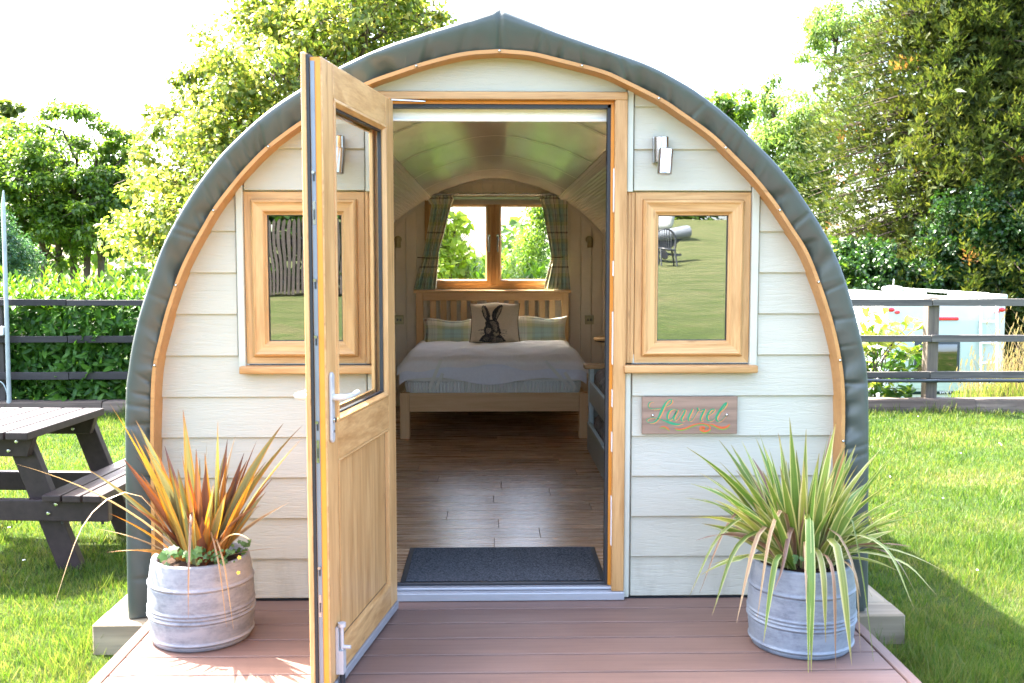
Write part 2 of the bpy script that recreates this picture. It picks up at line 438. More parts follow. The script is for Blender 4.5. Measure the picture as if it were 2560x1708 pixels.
# liner strip inside the roof edge
def liner(off0, off1, y0, y1, curve=INC):
    c = np.array(curve); t = np.gradient(c, axis=0); n = np.stack([t[:,1], -t[:,0]], 1); n /= np.linalg.norm(n, axis=1, keepdims=True)
    if n[0][0] < 0: n = -n                      # pointing inward at the left foot
    G = []
    for p, q in zip(c, n):
        a = p+q*off0; b_ = p+q*off1
        G.append([(a[0], y0, a[1]), (b_[0], y0, b_[1]), (b_[0], y1, b_[1]), (a[0], y1, a[1])])
    return MB().grid(G, closed=True)
ob('roof_liner', liner(-.004, .010, YR-.004, YF+.012), M_['trim'], pod, smooth=True)
r_ = random.Random(5)
scr = MB().lathe([(.0001, .006), (.0045, .004), (.0055, 0)], n=10, axis='y')
sm = make_mesh('screw', scr, M_['bolt'], smooth=True)
tt = np.linspace(.06, .94, 17)
for k, t in enumerate(tt):
    i = int(t*NC); a = INC[i]; c = np.array([0.0, 1.15]); d = c-a; d /= np.linalg.norm(d)
    inst('screw', sm, (a[0]+d[0]*.003, YR-.006, a[1]+d[1]*.003), pod)

# boards clipped to the arch
def clip_poly(poly, conv):
    """Sutherland-Hodgman against the convex arch polygon (counter-clockwise)"""
    out = [tuple(p) for p in poly]; n = len(conv)
    for i in range(n):
        a, b_ = conv[i], conv[(i+1) % n]; inp, out = out, []
        if not inp: return []
        ex, ez = b_[0]-a[0], b_[1]-a[1]
        def sd_(p): return ex*(p[1]-a[1])-ez*(p[0]-a[0])
        for j in range(len(inp)):
            p, q = inp[j-1], inp[j]; sp, sq = sd_(p), sd_(q)
            if sq >= 0:
                if sp < 0: t = sp/(sp-sq); out.append((p[0]+(q[0]-p[0])*t, p[1]+(q[1]-p[1])*t))
                out.append(q)
            elif sp >= 0:
                t = sp/(sp-sq); out.append((p[0]+(q[0]-p[0])*t, p[1]+(q[1]-p[1])*t))
    return out
def arch(scale=0.0, step=20):
    c = INC[::step].copy(); c = np.vstack([c, INC[-1]])
    if scale:
        ctr = np.array([.03, 1.0]); d = c-ctr; l = np.linalg.norm(d, axis=1, keepdims=True); c = ctr + d*(1-scale/l)
    c = c[::-1]                                  # right foot -> apex -> left foot is counter-clockwise with the floor edge
    return [tuple(p) for p in c]
ARCH = arch(-.004)

z0s = [ZZ(1371, YF)+.004] + [ZZ(y, YF) for y in (1279, 1187, 1095, 1003, 911, 817, 722.5, 628, 533.5, 440, 345, 247, 150)]
jR0, jR1 = XX(1405, YF-.03), XX(1434, YF, 700)          # door frame right face
jL0, jL1 = -jR1+2*XX(1146, YF)*1.0, 0                   # outer left edge mirrored about the middle of the frame
jL0 = XX(859, YF, 700); jL1 = jL0 + (jR1-jR0)
sRa, sRb = XX(1720.5, YF), XX(1737, YF)                 # outer strips beside the windows
sLa, sLb = XX(547, YF), XX(563, YF)
tRa, tRb = XX(1435.5, YF), XX(1449, YF)                 # strips beside the door frame
tLa, tLb = XX(843, YF), XX(857.5, YF)
zt = ZZ(214, YF); zsill = ZZ(845, YF); zw1 = ZZ(441, YF); zw0 = ZZ(834, YF)

def board(x0, x1, z0, z1):
    g = .003
    poly = clip_poly([(x0+g, z0+g), (x1-g, z0+g), (x1-g, z1+.006), (x0+g, z1+.006)], ARCH)
    if len(poly) < 3: return
    def fy(z): return YF - .014 + .011*max(0, min(1, (z-z0)/(z1-z0)))
    mb = MB().prism(poly, fy, YF+.012)
    o = ob('siding_board', mb, M_['siding'], pod, bev=.0025)
for k in range(len(z0s)-1):
    a, c = z0s[k], z0s[k+1]
    if c <= zw0 or a < zsill-.02 < c:                                 # below the sills
        board(-1.7, tLa-.002, a, c if k != 5 else c); board(tRb+.002, 1.7, a, c)
    elif a < zw1-.02:                                     # beside the windows
        board(-1.7, sLa-.001, a, c); board(sRb+.001, 1.7, a, c)
    else:                                                 # above the windows
        board(sLb+.001, tLa-.001, a, c); board(tRb+.001, sRa, a, c)
        board(-1.7, sLa-.001, a, c); board(sRb+.001, 1.7, a, c)
board(tLb, tRa, zt, 2.5)                                  # the one wide board over the door
mb = MB().box((-1.4, YF+.012, 0), (jL0+.02, YF+.03, zt-.4)); mb.box((jR1-.02, YF+.012, 0), (1.4, YF+.03, zw0-.02))
# backing behind the boards
def wall_piece(x0, x1, z0, z1, y0, y1, name, mat, sc=-.002, parent=pod):
    poly = clip_poly([(x0, z0), (x1, z0), (x1, z1), (x0, z1)], arch(sc))
    if len(poly) > 2: return ob(name, MB().prism(poly, y0, y1), mat, parent)
wxL0, wxL1 = XX(563.5, YF), XX(858, YF); wxR0, wxR1 = XX(1435, YF), XX(1720, YF)
for a in ((-1.7, jL0, 0, zw0-.005), (jR1, 1.7, 0, zw0-.005), (-1.7, wxL0, zw0-.005, 2.5), (wxR1, 1.7, zw0-.005, 2.5),
          (wxL0, jL0, zw1, 2.5), (jR1, wxR1, zw1, 2.5), (jL0, jR1, zt, 2.5)):
    wall_piece(*a, YF+.013, YF+.055, 'front_wall', M_['taupe'])
for a, c, z0, z1 in ((sLa, sLb, zw0-.02, 2.5), (sRa, sRb, zw0-.02, 2.5), (tLa, tLb, zw1, 2.5), (tRa, tRb, zw1, 2.5), (tLa, tLb+.002, z0s[0], zsill), (tRa, tRb-.002, z0s[0], zsill)):
    poly = clip_poly([(a, z0), (c, z0), (c, z1), (a, z1)], ARCH)
    ob('corner_strip', MB().prism(poly, YF-.021, YF+.012), M_['strip'], pod, bev=.002)
mb = MB().box((-1.36, YF-.006, -.03), (1.40, YF+.03, z0s[0]-.002))
ob('base_flashing', mb, M_['gasket'], pod)

# picture-frame rings with mitred corners; profile = [(distance in from the outer edge, y)]
def ring(mb, x0, x1, z0, z1, prof):
    """material 0 = rails (grain x), 1 = stiles (grain z)"""
    R = []
    for d, y in prof: R.append([(x0+d, y, z0+d), (x1-d, y, z0+d), (x1-d, y, z1-d), (x0+d, y, z1-d)])
    for s in range(4):
        vs = []; n = len(prof)
        for q in R: vs += [q[s], q[(s+1) % 4]]
        fs = [(2*i, 2*i+1, 2*i+3, 2*i+2) for i in range(n-1)]
        mb.add(vs, fs, 0 if s in (0, 2) else 1)
    return mb
OAKXZ = [M_['oakx'], M_['oakz']]
M_['pane_mirror'] = glass('coated_window_glass', .30, (.25,.27,.25))
M_['pane'] = glass('clear_glass', .04, (.95,.97,.96))
def sub(name, parent, loc):
    """an empty part that carries sub-parts"""
    o = bpy.data.objects.new(name, None); COL.objects.link(o); o.parent = parent
    o.location = Vector(loc) - wloc(parent); o.empty_display_size = .05; return o
def front_window(x0, x1, px0, px1, lab):
    w_ = sub('window', pod, ((x0+x1)/2, YF, zw0)); w_['label'] = lab
    mb = ring(MB(), x0, x1, zw0, zw1, [(0, YF+.05), (0, YF-.004), (.002, YF-.006), (.028, YF-.006), (.030, YF-.004), (.031, YF+.01)])
    # small step, sash, ovolo bead
    ring(mb, x0, x1, zw0, zw1, [(.030, YF+.01), (.030, YF-.020), (.034, YF-.027), (.041, YF-.031), (.046, YF-.027), (.050, YF-.026), (.076, YF-.026), (.079, YF-.023), (.086, YF-.012), (.090, YF-.011), (.092, YF+.02)])
    ob('frame', mb, OAKXZ, w_, smooth=True)
    ring_b = ring(MB(), x0+.085, x1-.085, zw0+.085, zw1-.085, [(0, YF+.05), (.0, YF-.003), (.008, YF-.003), (.008, YF+.02)])
    ob('glazing_gasket', ring_b, M_['gasket'], w_)
    ob('pane', MB().box((x0+.088, YF+.004, zw0+.088), (x1-.088, YF+.006, zw1-.088)), M_['pane_mirror'], w_)
    # inner face of the frame
    ob('inner_frame', ring(MB(), x0, x1, zw0, zw1, [(0, YF+.04), (0, YF+.072), (.085, YF+.072), (.085, YF+.03)]), OAKXZ, w_)
    # the flat post between window and door
    mb = MB().box((px0, YF-.004, zw0), (px1-.002, YF+.05, zw1))
    n = 3
    for i in range(1, n):
        xx = px0+(px1-px0)*i/n; mb.box((xx-.003, YF-.008, zw0+.001), (xx+.003, YF-.002, zw1-.001))
    ob('frame_extension', mb, M_['oakz'], w_, bev=.001)
    return w_
wR = front_window(XX(1456, YF), wxR1, jR1, XX(1456, YF), 'right window reflecting the field')
wL = front_window(wxL0, XX(839, YF), XX(839, YF)+.001, jL0, 'left window partly behind the open door')
for a, c, wn in ((XX(545, YF-.05), XX(861, YF-.05), wL), (XX(1435, YF-.05), XX(1743, YF-.05), wR)):
    zb = ZZ(858, YF-.05); ztp = ZZ(840, YF-.05)
    mb = MB().box((a, YF-.058, zb+.001), (c, YF+.02, ztp))
    o = ob('sill', mb, M_['oakx'], wn, bev=.006, seg=3, smooth=True)
    ob('sill_joint', MB().box((a+.03, YF-.010, ztp+.0005), (c-.03, YF+.012, zw0-.0005)), M_['gasket'], wn)

# door frame
zd0 = .0; YJ = 3.905
dfr = sub('door_frame', pod, ((jL0+jR1)/2, YF, 0))
fw_ = .048
mb = MB(); mb.box((jR1-fw_, YJ, .035), (jR1, YF+.05, zt-fw_*.62), 1); mb.box((jL0, YJ, .035), (jL0+fw_, YF+.05, zt-fw_*.62), 1)
mb.box((jL0, YJ, zt-fw_*.62+.0005), (jR1, YF+.05, zt), 0)
ob('jamb', mb, OAKXZ, dfr, bev=.002)
ox0, ox1 = jL0+fw_, jR1-fw_; ozt = zt-fw_*.62
mb = MB(); rz = .012
mb.box((ox1-rz, YJ+.035, .05), (ox1, YF+.052, ozt-rz)); mb.box((ox0, YJ+.035, .05), (ox0+rz, YF+.052, ozt-rz)); mb.box((ox0, YJ+.035, ozt-rz+.0005), (ox1, YF+.052, ozt))
ob('frame_rebate', mb, M_['orange'], dfr)
mb = MB(); q = .013
mb.box((ox1-rz-q, YJ+.042, .052), (ox1-rz-.0005, YF+.05, ozt-rz)); mb.box((ox0+rz+.0005, YJ+.042, .052), (ox0+rz+q, YF+.05, ozt-rz)); mb.box((ox0+rz, YJ+.042, ozt-rz-q), (ox1-rz, YF+.05, ozt-rz-.0005))
ob('frame_gasket', mb, M_['gasket'], dfr)
for z0_, z1_ in ((.22, .42), (.60, .68), (.78, .85), (.95, 1.16), (1.30, 1.36), (1.55, 1.72)):
    ob('lock_keep', MB().box((ox1-.004, YJ+.006, z0_), (ox1-.0005, YJ+.030, z1_)), M_['white_plastic'], dfr, bev=.001)
mb = MB().box((jL0-.002, YJ-.012, .002), (jR1+.002, YF+.02, .034)); mb.box((jL0, YJ+.02, .036), (jR1, YF+.06, .047))
ob('threshold', mb, M_['alu'], pod, bev=.003, seg=2)
ob('threshold_gasket', MB().box((jL0+.05, YF+.010, .0475), (jR1-.05, YF+.03, .058)), M_['gasket'], pod, bev=.003)
# restrictor arm at the head
mb = MB(); a = P(897, 229, 3.86); c = P(975, 233, 3.93); mb.bar(a, c, .012, .004)
ob('door_restrictor', mb, M_['steel'], pod)

# ---- the open door leaf, local frame: u from the hinge to the free edge, t from the inner face outward, z up
D0 = P(906, 600, 3.80); D1 = P(745.5, 600, 3.00); D0.z = D1.z = 0
uu = (D1-D0); DW = uu.length; uu.normalize(); tn = Vector((uu.y, -uu.x, 0))
if tn.x > 0: tn = -tn
DT, DZ0, DZ1 = .062, .012, 1.958
def dmb(mb):
    out = MB(); out.f, out.m, out.uv = mb.f, mb.m, mb.uv
    out.v = [tuple(D0 + uu*u + tn*t + Vector((0,0,z))) for u, t, z in mb.v]
    # keep outward normals: (u,t,z) -> world is a mirror when uu x tn points down
    if uu.cross(tn).z < 0:
        out.f = [tuple(reversed(f)) for f in out.f]; out.uv = [list(reversed(x)) if x else None for x in out.uv]
    return out
# object-space grain must follow the leaf: grain maps use y for horizontal rails since the leaf lies nearly along Y
DOAK = [M_['oaky'], M_['oakz']]
door = sub('door', pod, (D0.x, D0.y, DZ0)); door['label'] = 'open half-glazed oak-effect door leaf'
u0, u1 = 0.0, DW; sw = .105; zm0, zm1 = .735, .835; zb_ = .115
def dring(mb, a, b_, z0, z1, prof):
    R = []
    for d, t in prof: R.append([(a+d, t, z0+d), (b_-d, t, z0+d), (b_-d, t, z1-d), (a+d, t, z1-d)])
    for s in range(4):
        vs = []
        for q_ in R: vs += [q_[s], q_[(s+1) % 4]]
        mb.add(vs, [(2*i, 2*i+1, 2*i+3, 2*i+2) for i in range(len(prof)-1)], 0 if s in (0, 2) else 1)
mb = MB()
mb.box((u0, .001, DZ0+.03), (u0+sw, DT-.016, DZ1), 1); mb.box((u1-sw, .001, DZ0+.03), (u1, DT-.016, DZ1-.0), 1)
mb.box((u0+sw+.0005, .001, DZ1-.105), (u1-sw-.0005, DT-.016, DZ1), 0); mb.box((u0+sw+.0005, .001, DZ0+.03), (u1-sw-.0005, DT-.016, DZ0+.03+.09), 0)
mb.box((u0+sw+.0005, .001, zm0), (u1-sw-.0005, DT-.016, zm1+.02), 0)
ob('door_stile', dmb(mb), DOAK, door, bev=.004, seg=2)
mb = MB(); e = .012
mb.box((u0+.01, DT-.015, DZ0+.026), (u0+sw+e, DT, DZ1+e), 1); mb.box((u1-sw+e, DT-.015, DZ0+.026), (u1+e, DT, DZ1+e), 1)
mb.box((u0+sw+e+.0005, DT-.015, DZ1-.1), (u1-sw+e-.0005, DT, DZ1+e), 0); mb.box((u0+sw+e+.0005, DT-.015, DZ0+.026), (u1-sw+e-.0005, DT, DZ0+.13), 0)
mb.box((u0+sw+e+.0005, DT-.015, zm0), (u1-sw+e-.0005, DT, zm1+.02), 0)
ob('door_flange', dmb(mb), DOAK, door, bev=.002)
gx0, gx1, gz0, gz1 = u0+sw, u1-sw, zm1+.02, DZ1-.105
mb = MB()
dring(mb, gx0-.001, gx1+.001, gz0-.001, gz1+.001, [(0, .0), (.004, -.003), (.010, -.003), (.016, .006), (.020, .010), (.020, .030)])
ob('glazing_bead', dmb(mb), DOAK, door, smooth=True)
mb = MB(); dring(mb, gx0+.018, gx1-.018, gz0+.018, gz1-.018, [(0, .027), (0, .014), (.007, .014), (.007, .027)])
ob('glazing_gasket', dmb(mb), M_['gasket'], door)
mb = MB(); dring(mb, gx0+.016, gx1-.016, gz0+.016, gz1-.016, [(0, .045), (.0, .060), (.014, .055), (.014, .045)])
ob('outer_glazing_bead', dmb(mb), DOAK, door)
ob('door_pane', dmb(MB().box((gx0+.02, .028, gz0+.02), (gx1-.02, .030, gz1-.02))), M_['pane'], door)
mb = MB(); mb.box((u0+sw-.01, .014, DZ0+.10), (u1-sw+.01, DT-.018, zm0+.01))
ob('lower_panel', dmb(mb), M_['oakz'], door)
mb = MB(); dring(mb, gx0-.001, gx1+.001, DZ0+.119, zm0+.001, [(0, .001), (.005, -.002), (.012, .002), (.015, .014)])
ob('panel_bead', dmb(mb), DOAK, door, smooth=True)
mb = MB(); dring(mb, gx0+.0135, gx1-.0135, DZ0+.1335, zm0-.0135, [(0, .0132), (.003, .0132)])
ob('panel_joint', dmb(mb), M_['gasket'], door)
ob('bottom_rail', dmb(MB().box((u0+.004, -.004, DZ0), (u1-.004, DT, DZ0+.028))), M_['alu'], door, bev=.002)
# free edge: gasket, orange groove, lock strip with keeps and rollers
mb = MB(); mb.box((u1+.0005, DT-.024, DZ0+.03), (u1+.008, DT-.0155, DZ1+.006)); mb.box((u0+.02, DT-.024, DZ1+.0005), (u1+.002, DT-.0155, DZ1+.008))
ob('edge_gasket', dmb(mb), M_['gasket'], door)
mb = MB(); mb.box((u1+.0003, .006, DZ0+.03), (u1+.0012, .036, DZ1-.001)); ob('edge_groove', dmb(mb), M_['orange'], door)
mb = MB(); mb.box((u1+.0014, .0225, DZ0+.04), (u1+.0034, .0355, DZ1-.012)); ob('lock_strip', dmb(mb), M_['zinc'], door)
for zz in (.42, .87, 1.13, 1.30, 1.62): 
    mb = MB(); mb.tube([(u1+.003, .029, zz), (u1+.011, .029, zz)], .0048, 12); ob('lock_roller', dmb(mb), M_['steel'], door, smooth=True)
    mb = MB(); mb.box((u1+.0037, .0262, zz-.026), (u1+.0044, .0318, zz-.006)); ob('lock_slot', dmb(mb), M_['gasket'], door)
for zz in (.30, .78, 1.50):
    mb = MB(); mb.box((u1+.0037, .025, zz-.035), (u1+.0048, .033, zz+.035)); mb.box((u1+.005, .027, zz-.02), (u1+.0056, .031, zz+.01), 1); ob('lock_latch', dmb(mb), [M_['steel'], M_['gasket']], door)
mb = MB(); mb.box((u1-.105, .0, .94), (u1-.06, .001, .94))
# handles both sides
hz = ZZ(911, 3.04, 790); hu = u1-.034
for sgn, ta in ((-1, 0.0), (1, DT)):
    mb = MB()
    G = []
    for q_ in np.linspace(0, 2*math.pi, 28, endpoint=False):
        cu, cz = math.cos(q_)*.015, math.sin(q_)*.015
        zc = .062 if math.sin(q_) >= 0 else -.125
        G.append((hu+cu, hz+zc+cz))
    for tq in (ta, ta+sgn*.009):
        mb.v += [(a, tq, c) for a, c in G]
    n = len(G); b0 = 0
    mb.f += [(i, (i+1) % n, n+(i+1) % n, n+i) for i in range(n)] + [tuple(range(n-1, -1, -1)), tuple(range(n, 2*n))]; mb.m += [0]*(n+2); mb.uv += [None]*(n+2)
    ob('handle_plate', dmb(mb), M_['satin'], door, bev=.002)
    mb = MB(); mb.tube([(hu, ta+sgn*.006, hz), (hu, ta+sgn*.030, hz), (hu-.005, ta+sgn*.046, hz), (hu-.02, ta+sgn*.052, hz), (hu-.07, ta+sgn*.052, hz-.001), (hu-.118, ta+sgn*.050, hz+.001)], [.010, .0105, .010, .0095, .009, .0085], 14)
    ob('handle', dmb(mb), M_['white_metal'], door, smooth=True)
mb = MB(); mb.tube([(hu, -.009, hz-.07), (hu, -.016, hz-.07)], .008, 14); mb.tube([(hu-.0, -.009, hz-.105), (hu, -.012, hz-.105)], .004, 8)
ob('lock_cylinder', dmb(mb), M_['steel'], door, smooth=True)
# drop bolt
bu = u1-.065
mb = MB(); mb.box((bu-.016, -.008, DZ0+.05), (bu+.016, 0, DZ0+.20)); mb.box((bu-.014, -.024, DZ0+.05), (bu+.014, -.008, DZ0+.125))
mb.tube([(bu, -.016, DZ0+.12), (bu, -.016, DZ0+.205)], .006, 10); mb.tube([(bu, -.016, DZ0+.20), (bu, -.016, DZ0+.212)], .013, 12)
mb.tube([(bu, -.016, DZ0+.135), (bu, -.044, DZ0+.135)], .006, 10); mb.tube([(bu, -.016, DZ0+.05), (bu, -.016, DZ0+.004)], .009, 10, mi=1)
ob('drop_bolt', dmb(mb), [M_['satin'], M_['gasket']], door, smooth=True)

# ------------------------------------------------------------------ interior shell
ZI = .035
m = NB('ceiling_lining'); b = m.bsdf(.16, .55); v = m.coords()
m.l(m.ramp(m.noise(v, 1.5, 2), [(.3, (.76,.69,.58)), (.7, (.80,.73,.62))]), b.inputs['Base Color'])
wv = m.n('ShaderNodeTexWave', bands_direction='Y'); wv.inputs['Scale'].default_value = 14; m.l(v, wv.inputs[0])
m.bump(b, m.math('ADD', m.math('MULTIPLY', wv.outputs[0], .6), m.math('MULTIPLY', m.noise(v, 5, 2), .8)), .10, .004); M_['ceil'] = m.mat
m = NB('reeded_lining'); b = m.bsdf(.34, .5); v = m.coords('Generated')
b.inputs['Base Color'].default_value = (.78,.70,.58,1)
uvn = m.n('ShaderNodeTexCoord'); wv = m.n('ShaderNodeTexWave', bands_direction='X'); wv.inputs['Scale'].default_value = 14.0; m.l(uvn.outputs['UV'], wv.inputs[0])
m.bump(b, wv.outputs[0], .75, .006); M_['reed'] = m.mat
c = INC; ctr = np.array([.03, 1.0]); d = c-ctr; l = np.linalg.norm(d, axis=1, keepdims=True)
INT = ctr + d*(1-.035/l)
k_l = np.r_[0, np.cumsum(np.linalg.norm(np.diff(INT, axis=0), axis=1))]
YI0, YI1 = YF+.055, YB
cm = INT[NC//2][0]
bx = .60
iLb = max(i for i in range(NC//2) if INT[i][0] < cm-bx); iRb = min(i for i in range(NC//2, NC) if INT[i][0] > cm+bx)
def shell(i0, i1, y0, y1, off=0.0, st=5):
    G, U = [], []
    ids = list(range(i0, i1+1, st));
    if ids[-1] != i1: ids.append(i1)
    for i in ids:
        p = ctr + (INT[i]-ctr)*(1-off/np.linalg.norm(INT[i]-ctr))
        G.append([(p[0], y, p[1]) for y in (y0, y1)]); U.append([(k_l[i], 0), (k_l[i], 1)])
    return MB().grid(G, uv=U)
cyl = [YI0, P(1143, 316/1.08936, 1).y*0+4.95, 6.05, 7.15, 8.22, YI1]
for a, c_ in zip(cyl[:-1], cyl[1:]):
    ob('ceiling_panel', shell(iLb, iRb, a+.001, c_-.001), M_['ceil'], pod, smooth=True, auto=False)
for y in cyl[1:-1]:
    mb = shell(iLb, iRb, y-.009, y+.009, .004); ob('ceiling_joint', mb, M_['taupe'], pod, smooth=True, auto=False)
ob('side_lining', shell(0, iLb, YI0, YI1), M_['reed'], pod, smooth=True, auto=False)
ob('side_lining', shell(iRb, NC-1, YI0, YI1), M_['reed'], pod, smooth=True, auto=False)
for i in (iLb, iRb):
    p = ctr + (INT[i]-ctr)*(1-.006/np.linalg.norm(INT[i]-ctr)); s = 1 if i == iRb else -1
    t_ = INT[i+1]-INT[i-1]; t_ = t_/np.linalg.norm(t_)
    mb = MB().bar((p[0], YI0, p[1]), (p[0], YI1, p[1]), .055, .012, up=(-t_[1], 0, t_[0]))
    ob('ceiling_batten', mb, M_['taupe'], pod, bev=.004)
    mb = MB().bar((p[0], YI0, p[1]-.008), (p[0], YI1, p[1]-.008), .018, .012, up=(-t_[1], 0, t_[0])); ob('ceiling_bead', mb, M_['taupe'], pod, bev=.003)
mb = MB(); G = []
for i in range(iLb-275, iRb+276, 10):
    i = max(0, min(NC-1, i)); p = INT[i]; q_ = ctr+(p-ctr)*(1-.03/np.linalg.norm(p-ctr)); G.append([(p[0], YB-.014, p[1]), (q_[0], YB-.014, q_[1]), (q_[0], YB-.001, q_[1])])
ob('wall_cornice', MB().grid(G), M_['taupe'], pod, smooth=True)

# end wall of vertical boards with the window opening
wx0, wx1 = XX(975, YB, 560), XX(1290, YB, 560); wz0, wz1 = ZZ(664, YB), ZZ(452, YB)
wmid = XX(1132.5, YB, 560)
IARCH = [tuple(p) for p in INT[::-20]]
p0 = wmid - .1*17+.0
M_['wallboard'] = plain('taupe_wall_board', (.80,.71,.58), .45, .4, var=.03)
for k in range(34):
    a = p0+.1*k+.0; c_ = a+.1
    spans = [(ZI, 2.6)]
    if c_ > wx0 and a < wx1: spans = [(ZI, wz0), (wz1, 2.6)]
    for z0_, z1_ in spans:
        if len(spans) == 2: aa, cc = a, c_
        else: aa, cc = a, c_
        poly = clip_poly([(aa+.003, z0_), (cc-.003, z0_), (cc-.003, z1_), (aa+.003, z1_)], IARCH)
        if len(poly) > 2: ob('wall_board', MB().prism(poly, YB, YB+.02), M_['wallboard'], pod, bev=.003)
for a in ((-1.7, wx0, 0, 2.6), (wx1, 1.7, 0, 2.6), (wx0, wx1, 0, wz0), (wx0, wx1, wz1, 2.6)):
    wall_piece(*a, YB+.019, YB+.10, 'end_wall', M_['taupe'])
# back window
bw = sub('back_window', pod, (wmid, YB, wz0)); bw['label'] = 'twin-casement oak window in the end wall'
mb = ring(MB(), wx0, wx1, wz0, wz1, [(0, YB+.08), (0, YB-.012), (.004, YB-.016), (.038, YB-.016), (.042, YB-.006), (.045, YB+.03)])
ob('frame', mb, OAKXZ, bw, smooth=True)
mb = MB().box((wmid-.022, YB-.014, wz0+.04), (wmid+.022, YB+.06, wz1-.04)); ob('mullion', mb, M_['oakz'], bw, bev=.006)
for a, c_ in ((wx0+.04, wmid-.019), (wmid+.019, wx1-.04)):
    cs = ring(MB(), a, c_, wz0+.038, wz1-.038, [(0, YB+.05), (0, YB-.026), (.004, YB-.030), (.040, YB-.030), (.050, YB-.018), (.054, YB+.02)])
    ob('casement', cs, OAKXZ, bw, smooth=True)
    ob('pane', MB().box((a+.05, YB+.010, wz0+.085), (c_-.05, YB+.012, wz1-.085)), M_['pane'], bw)
    hx = c_-.020 if a < wmid-.2 else a+.020; hzz = ZZ(553, YB)
    mb = MB().box((hx-.011, YB-.040, hzz-.0), (hx+.011, YB-.030, hzz+.055)); mb.tube([(hx, YB-.04, hzz+.03), (hx, YB-.056, hzz+.03), (hx, YB-.060, hzz+.0), (hx, YB-.058, hzz-.10)], [.009, .010, .010, .008], 10)
    ob('window_handle', mb, M_['steel'], bw, smooth=True)
ob('window_board', MB().box((wx0-.03, YB-.055, wz0-.02), (wx1+.03, YB+.01, wz0-.002)), M_['white_plastic'], bw, bev=.003)

# floor boards of the inside floor
m = NB('laminate_floor'); b = m.bsdf(.24, .42); v = m.coords('Object', (.05,1,1), rand=9)
n = m.noise(v, 55, 5, .65, .8); n2 = m.noise(m.coords('Object', (.3,1.6,1), rand=4), 6, 3)
c_ = m.ramp(m.math('MULTIPLY_ADD', n2, .5, m.math('MULTIPLY', n, .6)), [(.38, (.24,.125,.06)), (.55, (.42,.25,.135)), (.72, (.58,.38,.23))])
oi = m.n('ShaderNodeObjectInfo'); hv = m.n('ShaderNodeHueSaturation'); m.l(c_, hv.inputs['Color']); m.l(m.math('MULTIPLY_ADD', oi.outputs['Random'], .35, .82), hv.inputs['Value'])
m.l(hv.outputs[0], b.inputs['Base Color']); m.l(m.ramp(n, [(.3, (.22,.22,.22)), (.8, (.36,.36,.36))]), b.inputs['Roughness']); m.bump(b, n, .08, .001); M_['lam'] = m.mat
y = YF+.05; row = 0
while y < YB:
    y1_ = min(YB, y+.176); x = -1.45 - r_.uniform(0, 1.1)
    while x < 1.5:
        x1_ = x+1.25; a, c_ = max(x, -1.42), min(x1_, 1.5)
        if c_-a > .05: ob('floor_board', MB().box((a+.0008, y+.0008, ZI-.02), (c_-.0008, y1_-.0008, ZI)), M_['lam'], pod, bev=.0012)
        x = x1_
    y = y1_; row += 1
ob('floor_base', MB().box((-1.42, YF+.031, -.03), (1.50, YB, ZI-.0215)), M_['gasket'], pod)
# ------------------------------------------------------------------ deck, base timbers
deck = thing('deck', None, None, (0, YF, 0), kind='structure')
dx0 = PZ(200, 1568, 0).x; dx1 = PZ(2116, 1566, 0).x
y = YF-.012; k = 0
pitch = .1525
y = PZ(1100, 1375.5, 0).y
first = True
while y > .3:
    wd = .118 if first else pitch
    mb = MB().box((dx0+.047, y-wd+.0095, -.024), (dx1-.047, y, 0))
    ob('deck_board', mb, M_['deck'], deck, bev=.0022); y -= wd; first = False
yE = y+.004
M_['decky'] = M_['deck'].copy(); M_['decky'].name = 'deck_composite_y'
for n_ in M_['decky'].node_tree.nodes:
    if n_.type == 'MAPPING' and abs(n_.inputs['Scale'].default_value[0]-.04) < .01: n_.inputs['Scale'].default_value = (1, .04, 1)
for a in (dx0, dx1-.042):
    ob('edge_trim', MB().box((a, yE, -.03), (a+.042, PZ(1100, 1375.5, 0).y, .001)), M_['decky'], deck, bev=.003)
    ob('side_fascia', MB().box((a+.004, yE, -.165), (a+.038, PZ(1100, 1375.5, 0).y, -.031)), M_['decky'], deck)
ob('deck_joists', MB().box((dx0+.05, yE+.02, -.15), (dx1-.05, YF-.2, -.060)), M_['gasket'], deck)

base = thing('timber_base', 'weathered timber beams laid on the lawn under the pod', 'timber base', (0, 3.7, GZ))
a = PZ(210, 1434, -.035); c_ = PZ(2079, 1411, -.035)
ob('front_beam', MB().box((a.x, a.y, GZ-.05), (dx0-.004, a.y+.15, -.035)), M_['sleeper'], base, bev=.006)
ob('front_beam', MB().box((dx1+.004, c_.y, GZ-.05), (c_.x, c_.y+.15, -.035)), M_['sleeper'], base, bev=.006)
ob('side_beam', MB().box((a.x, a.y+.151, GZ-.05), (a.x+.15, YB+.2, -.037)), M_['sleepery'], base, bev=.006)
ob('side_beam', MB().box((c_.x-.15, c_.y+.151, GZ-.05), (c_.x, YB+.2, -.037)), M_['sleepery'], base, bev=.006)

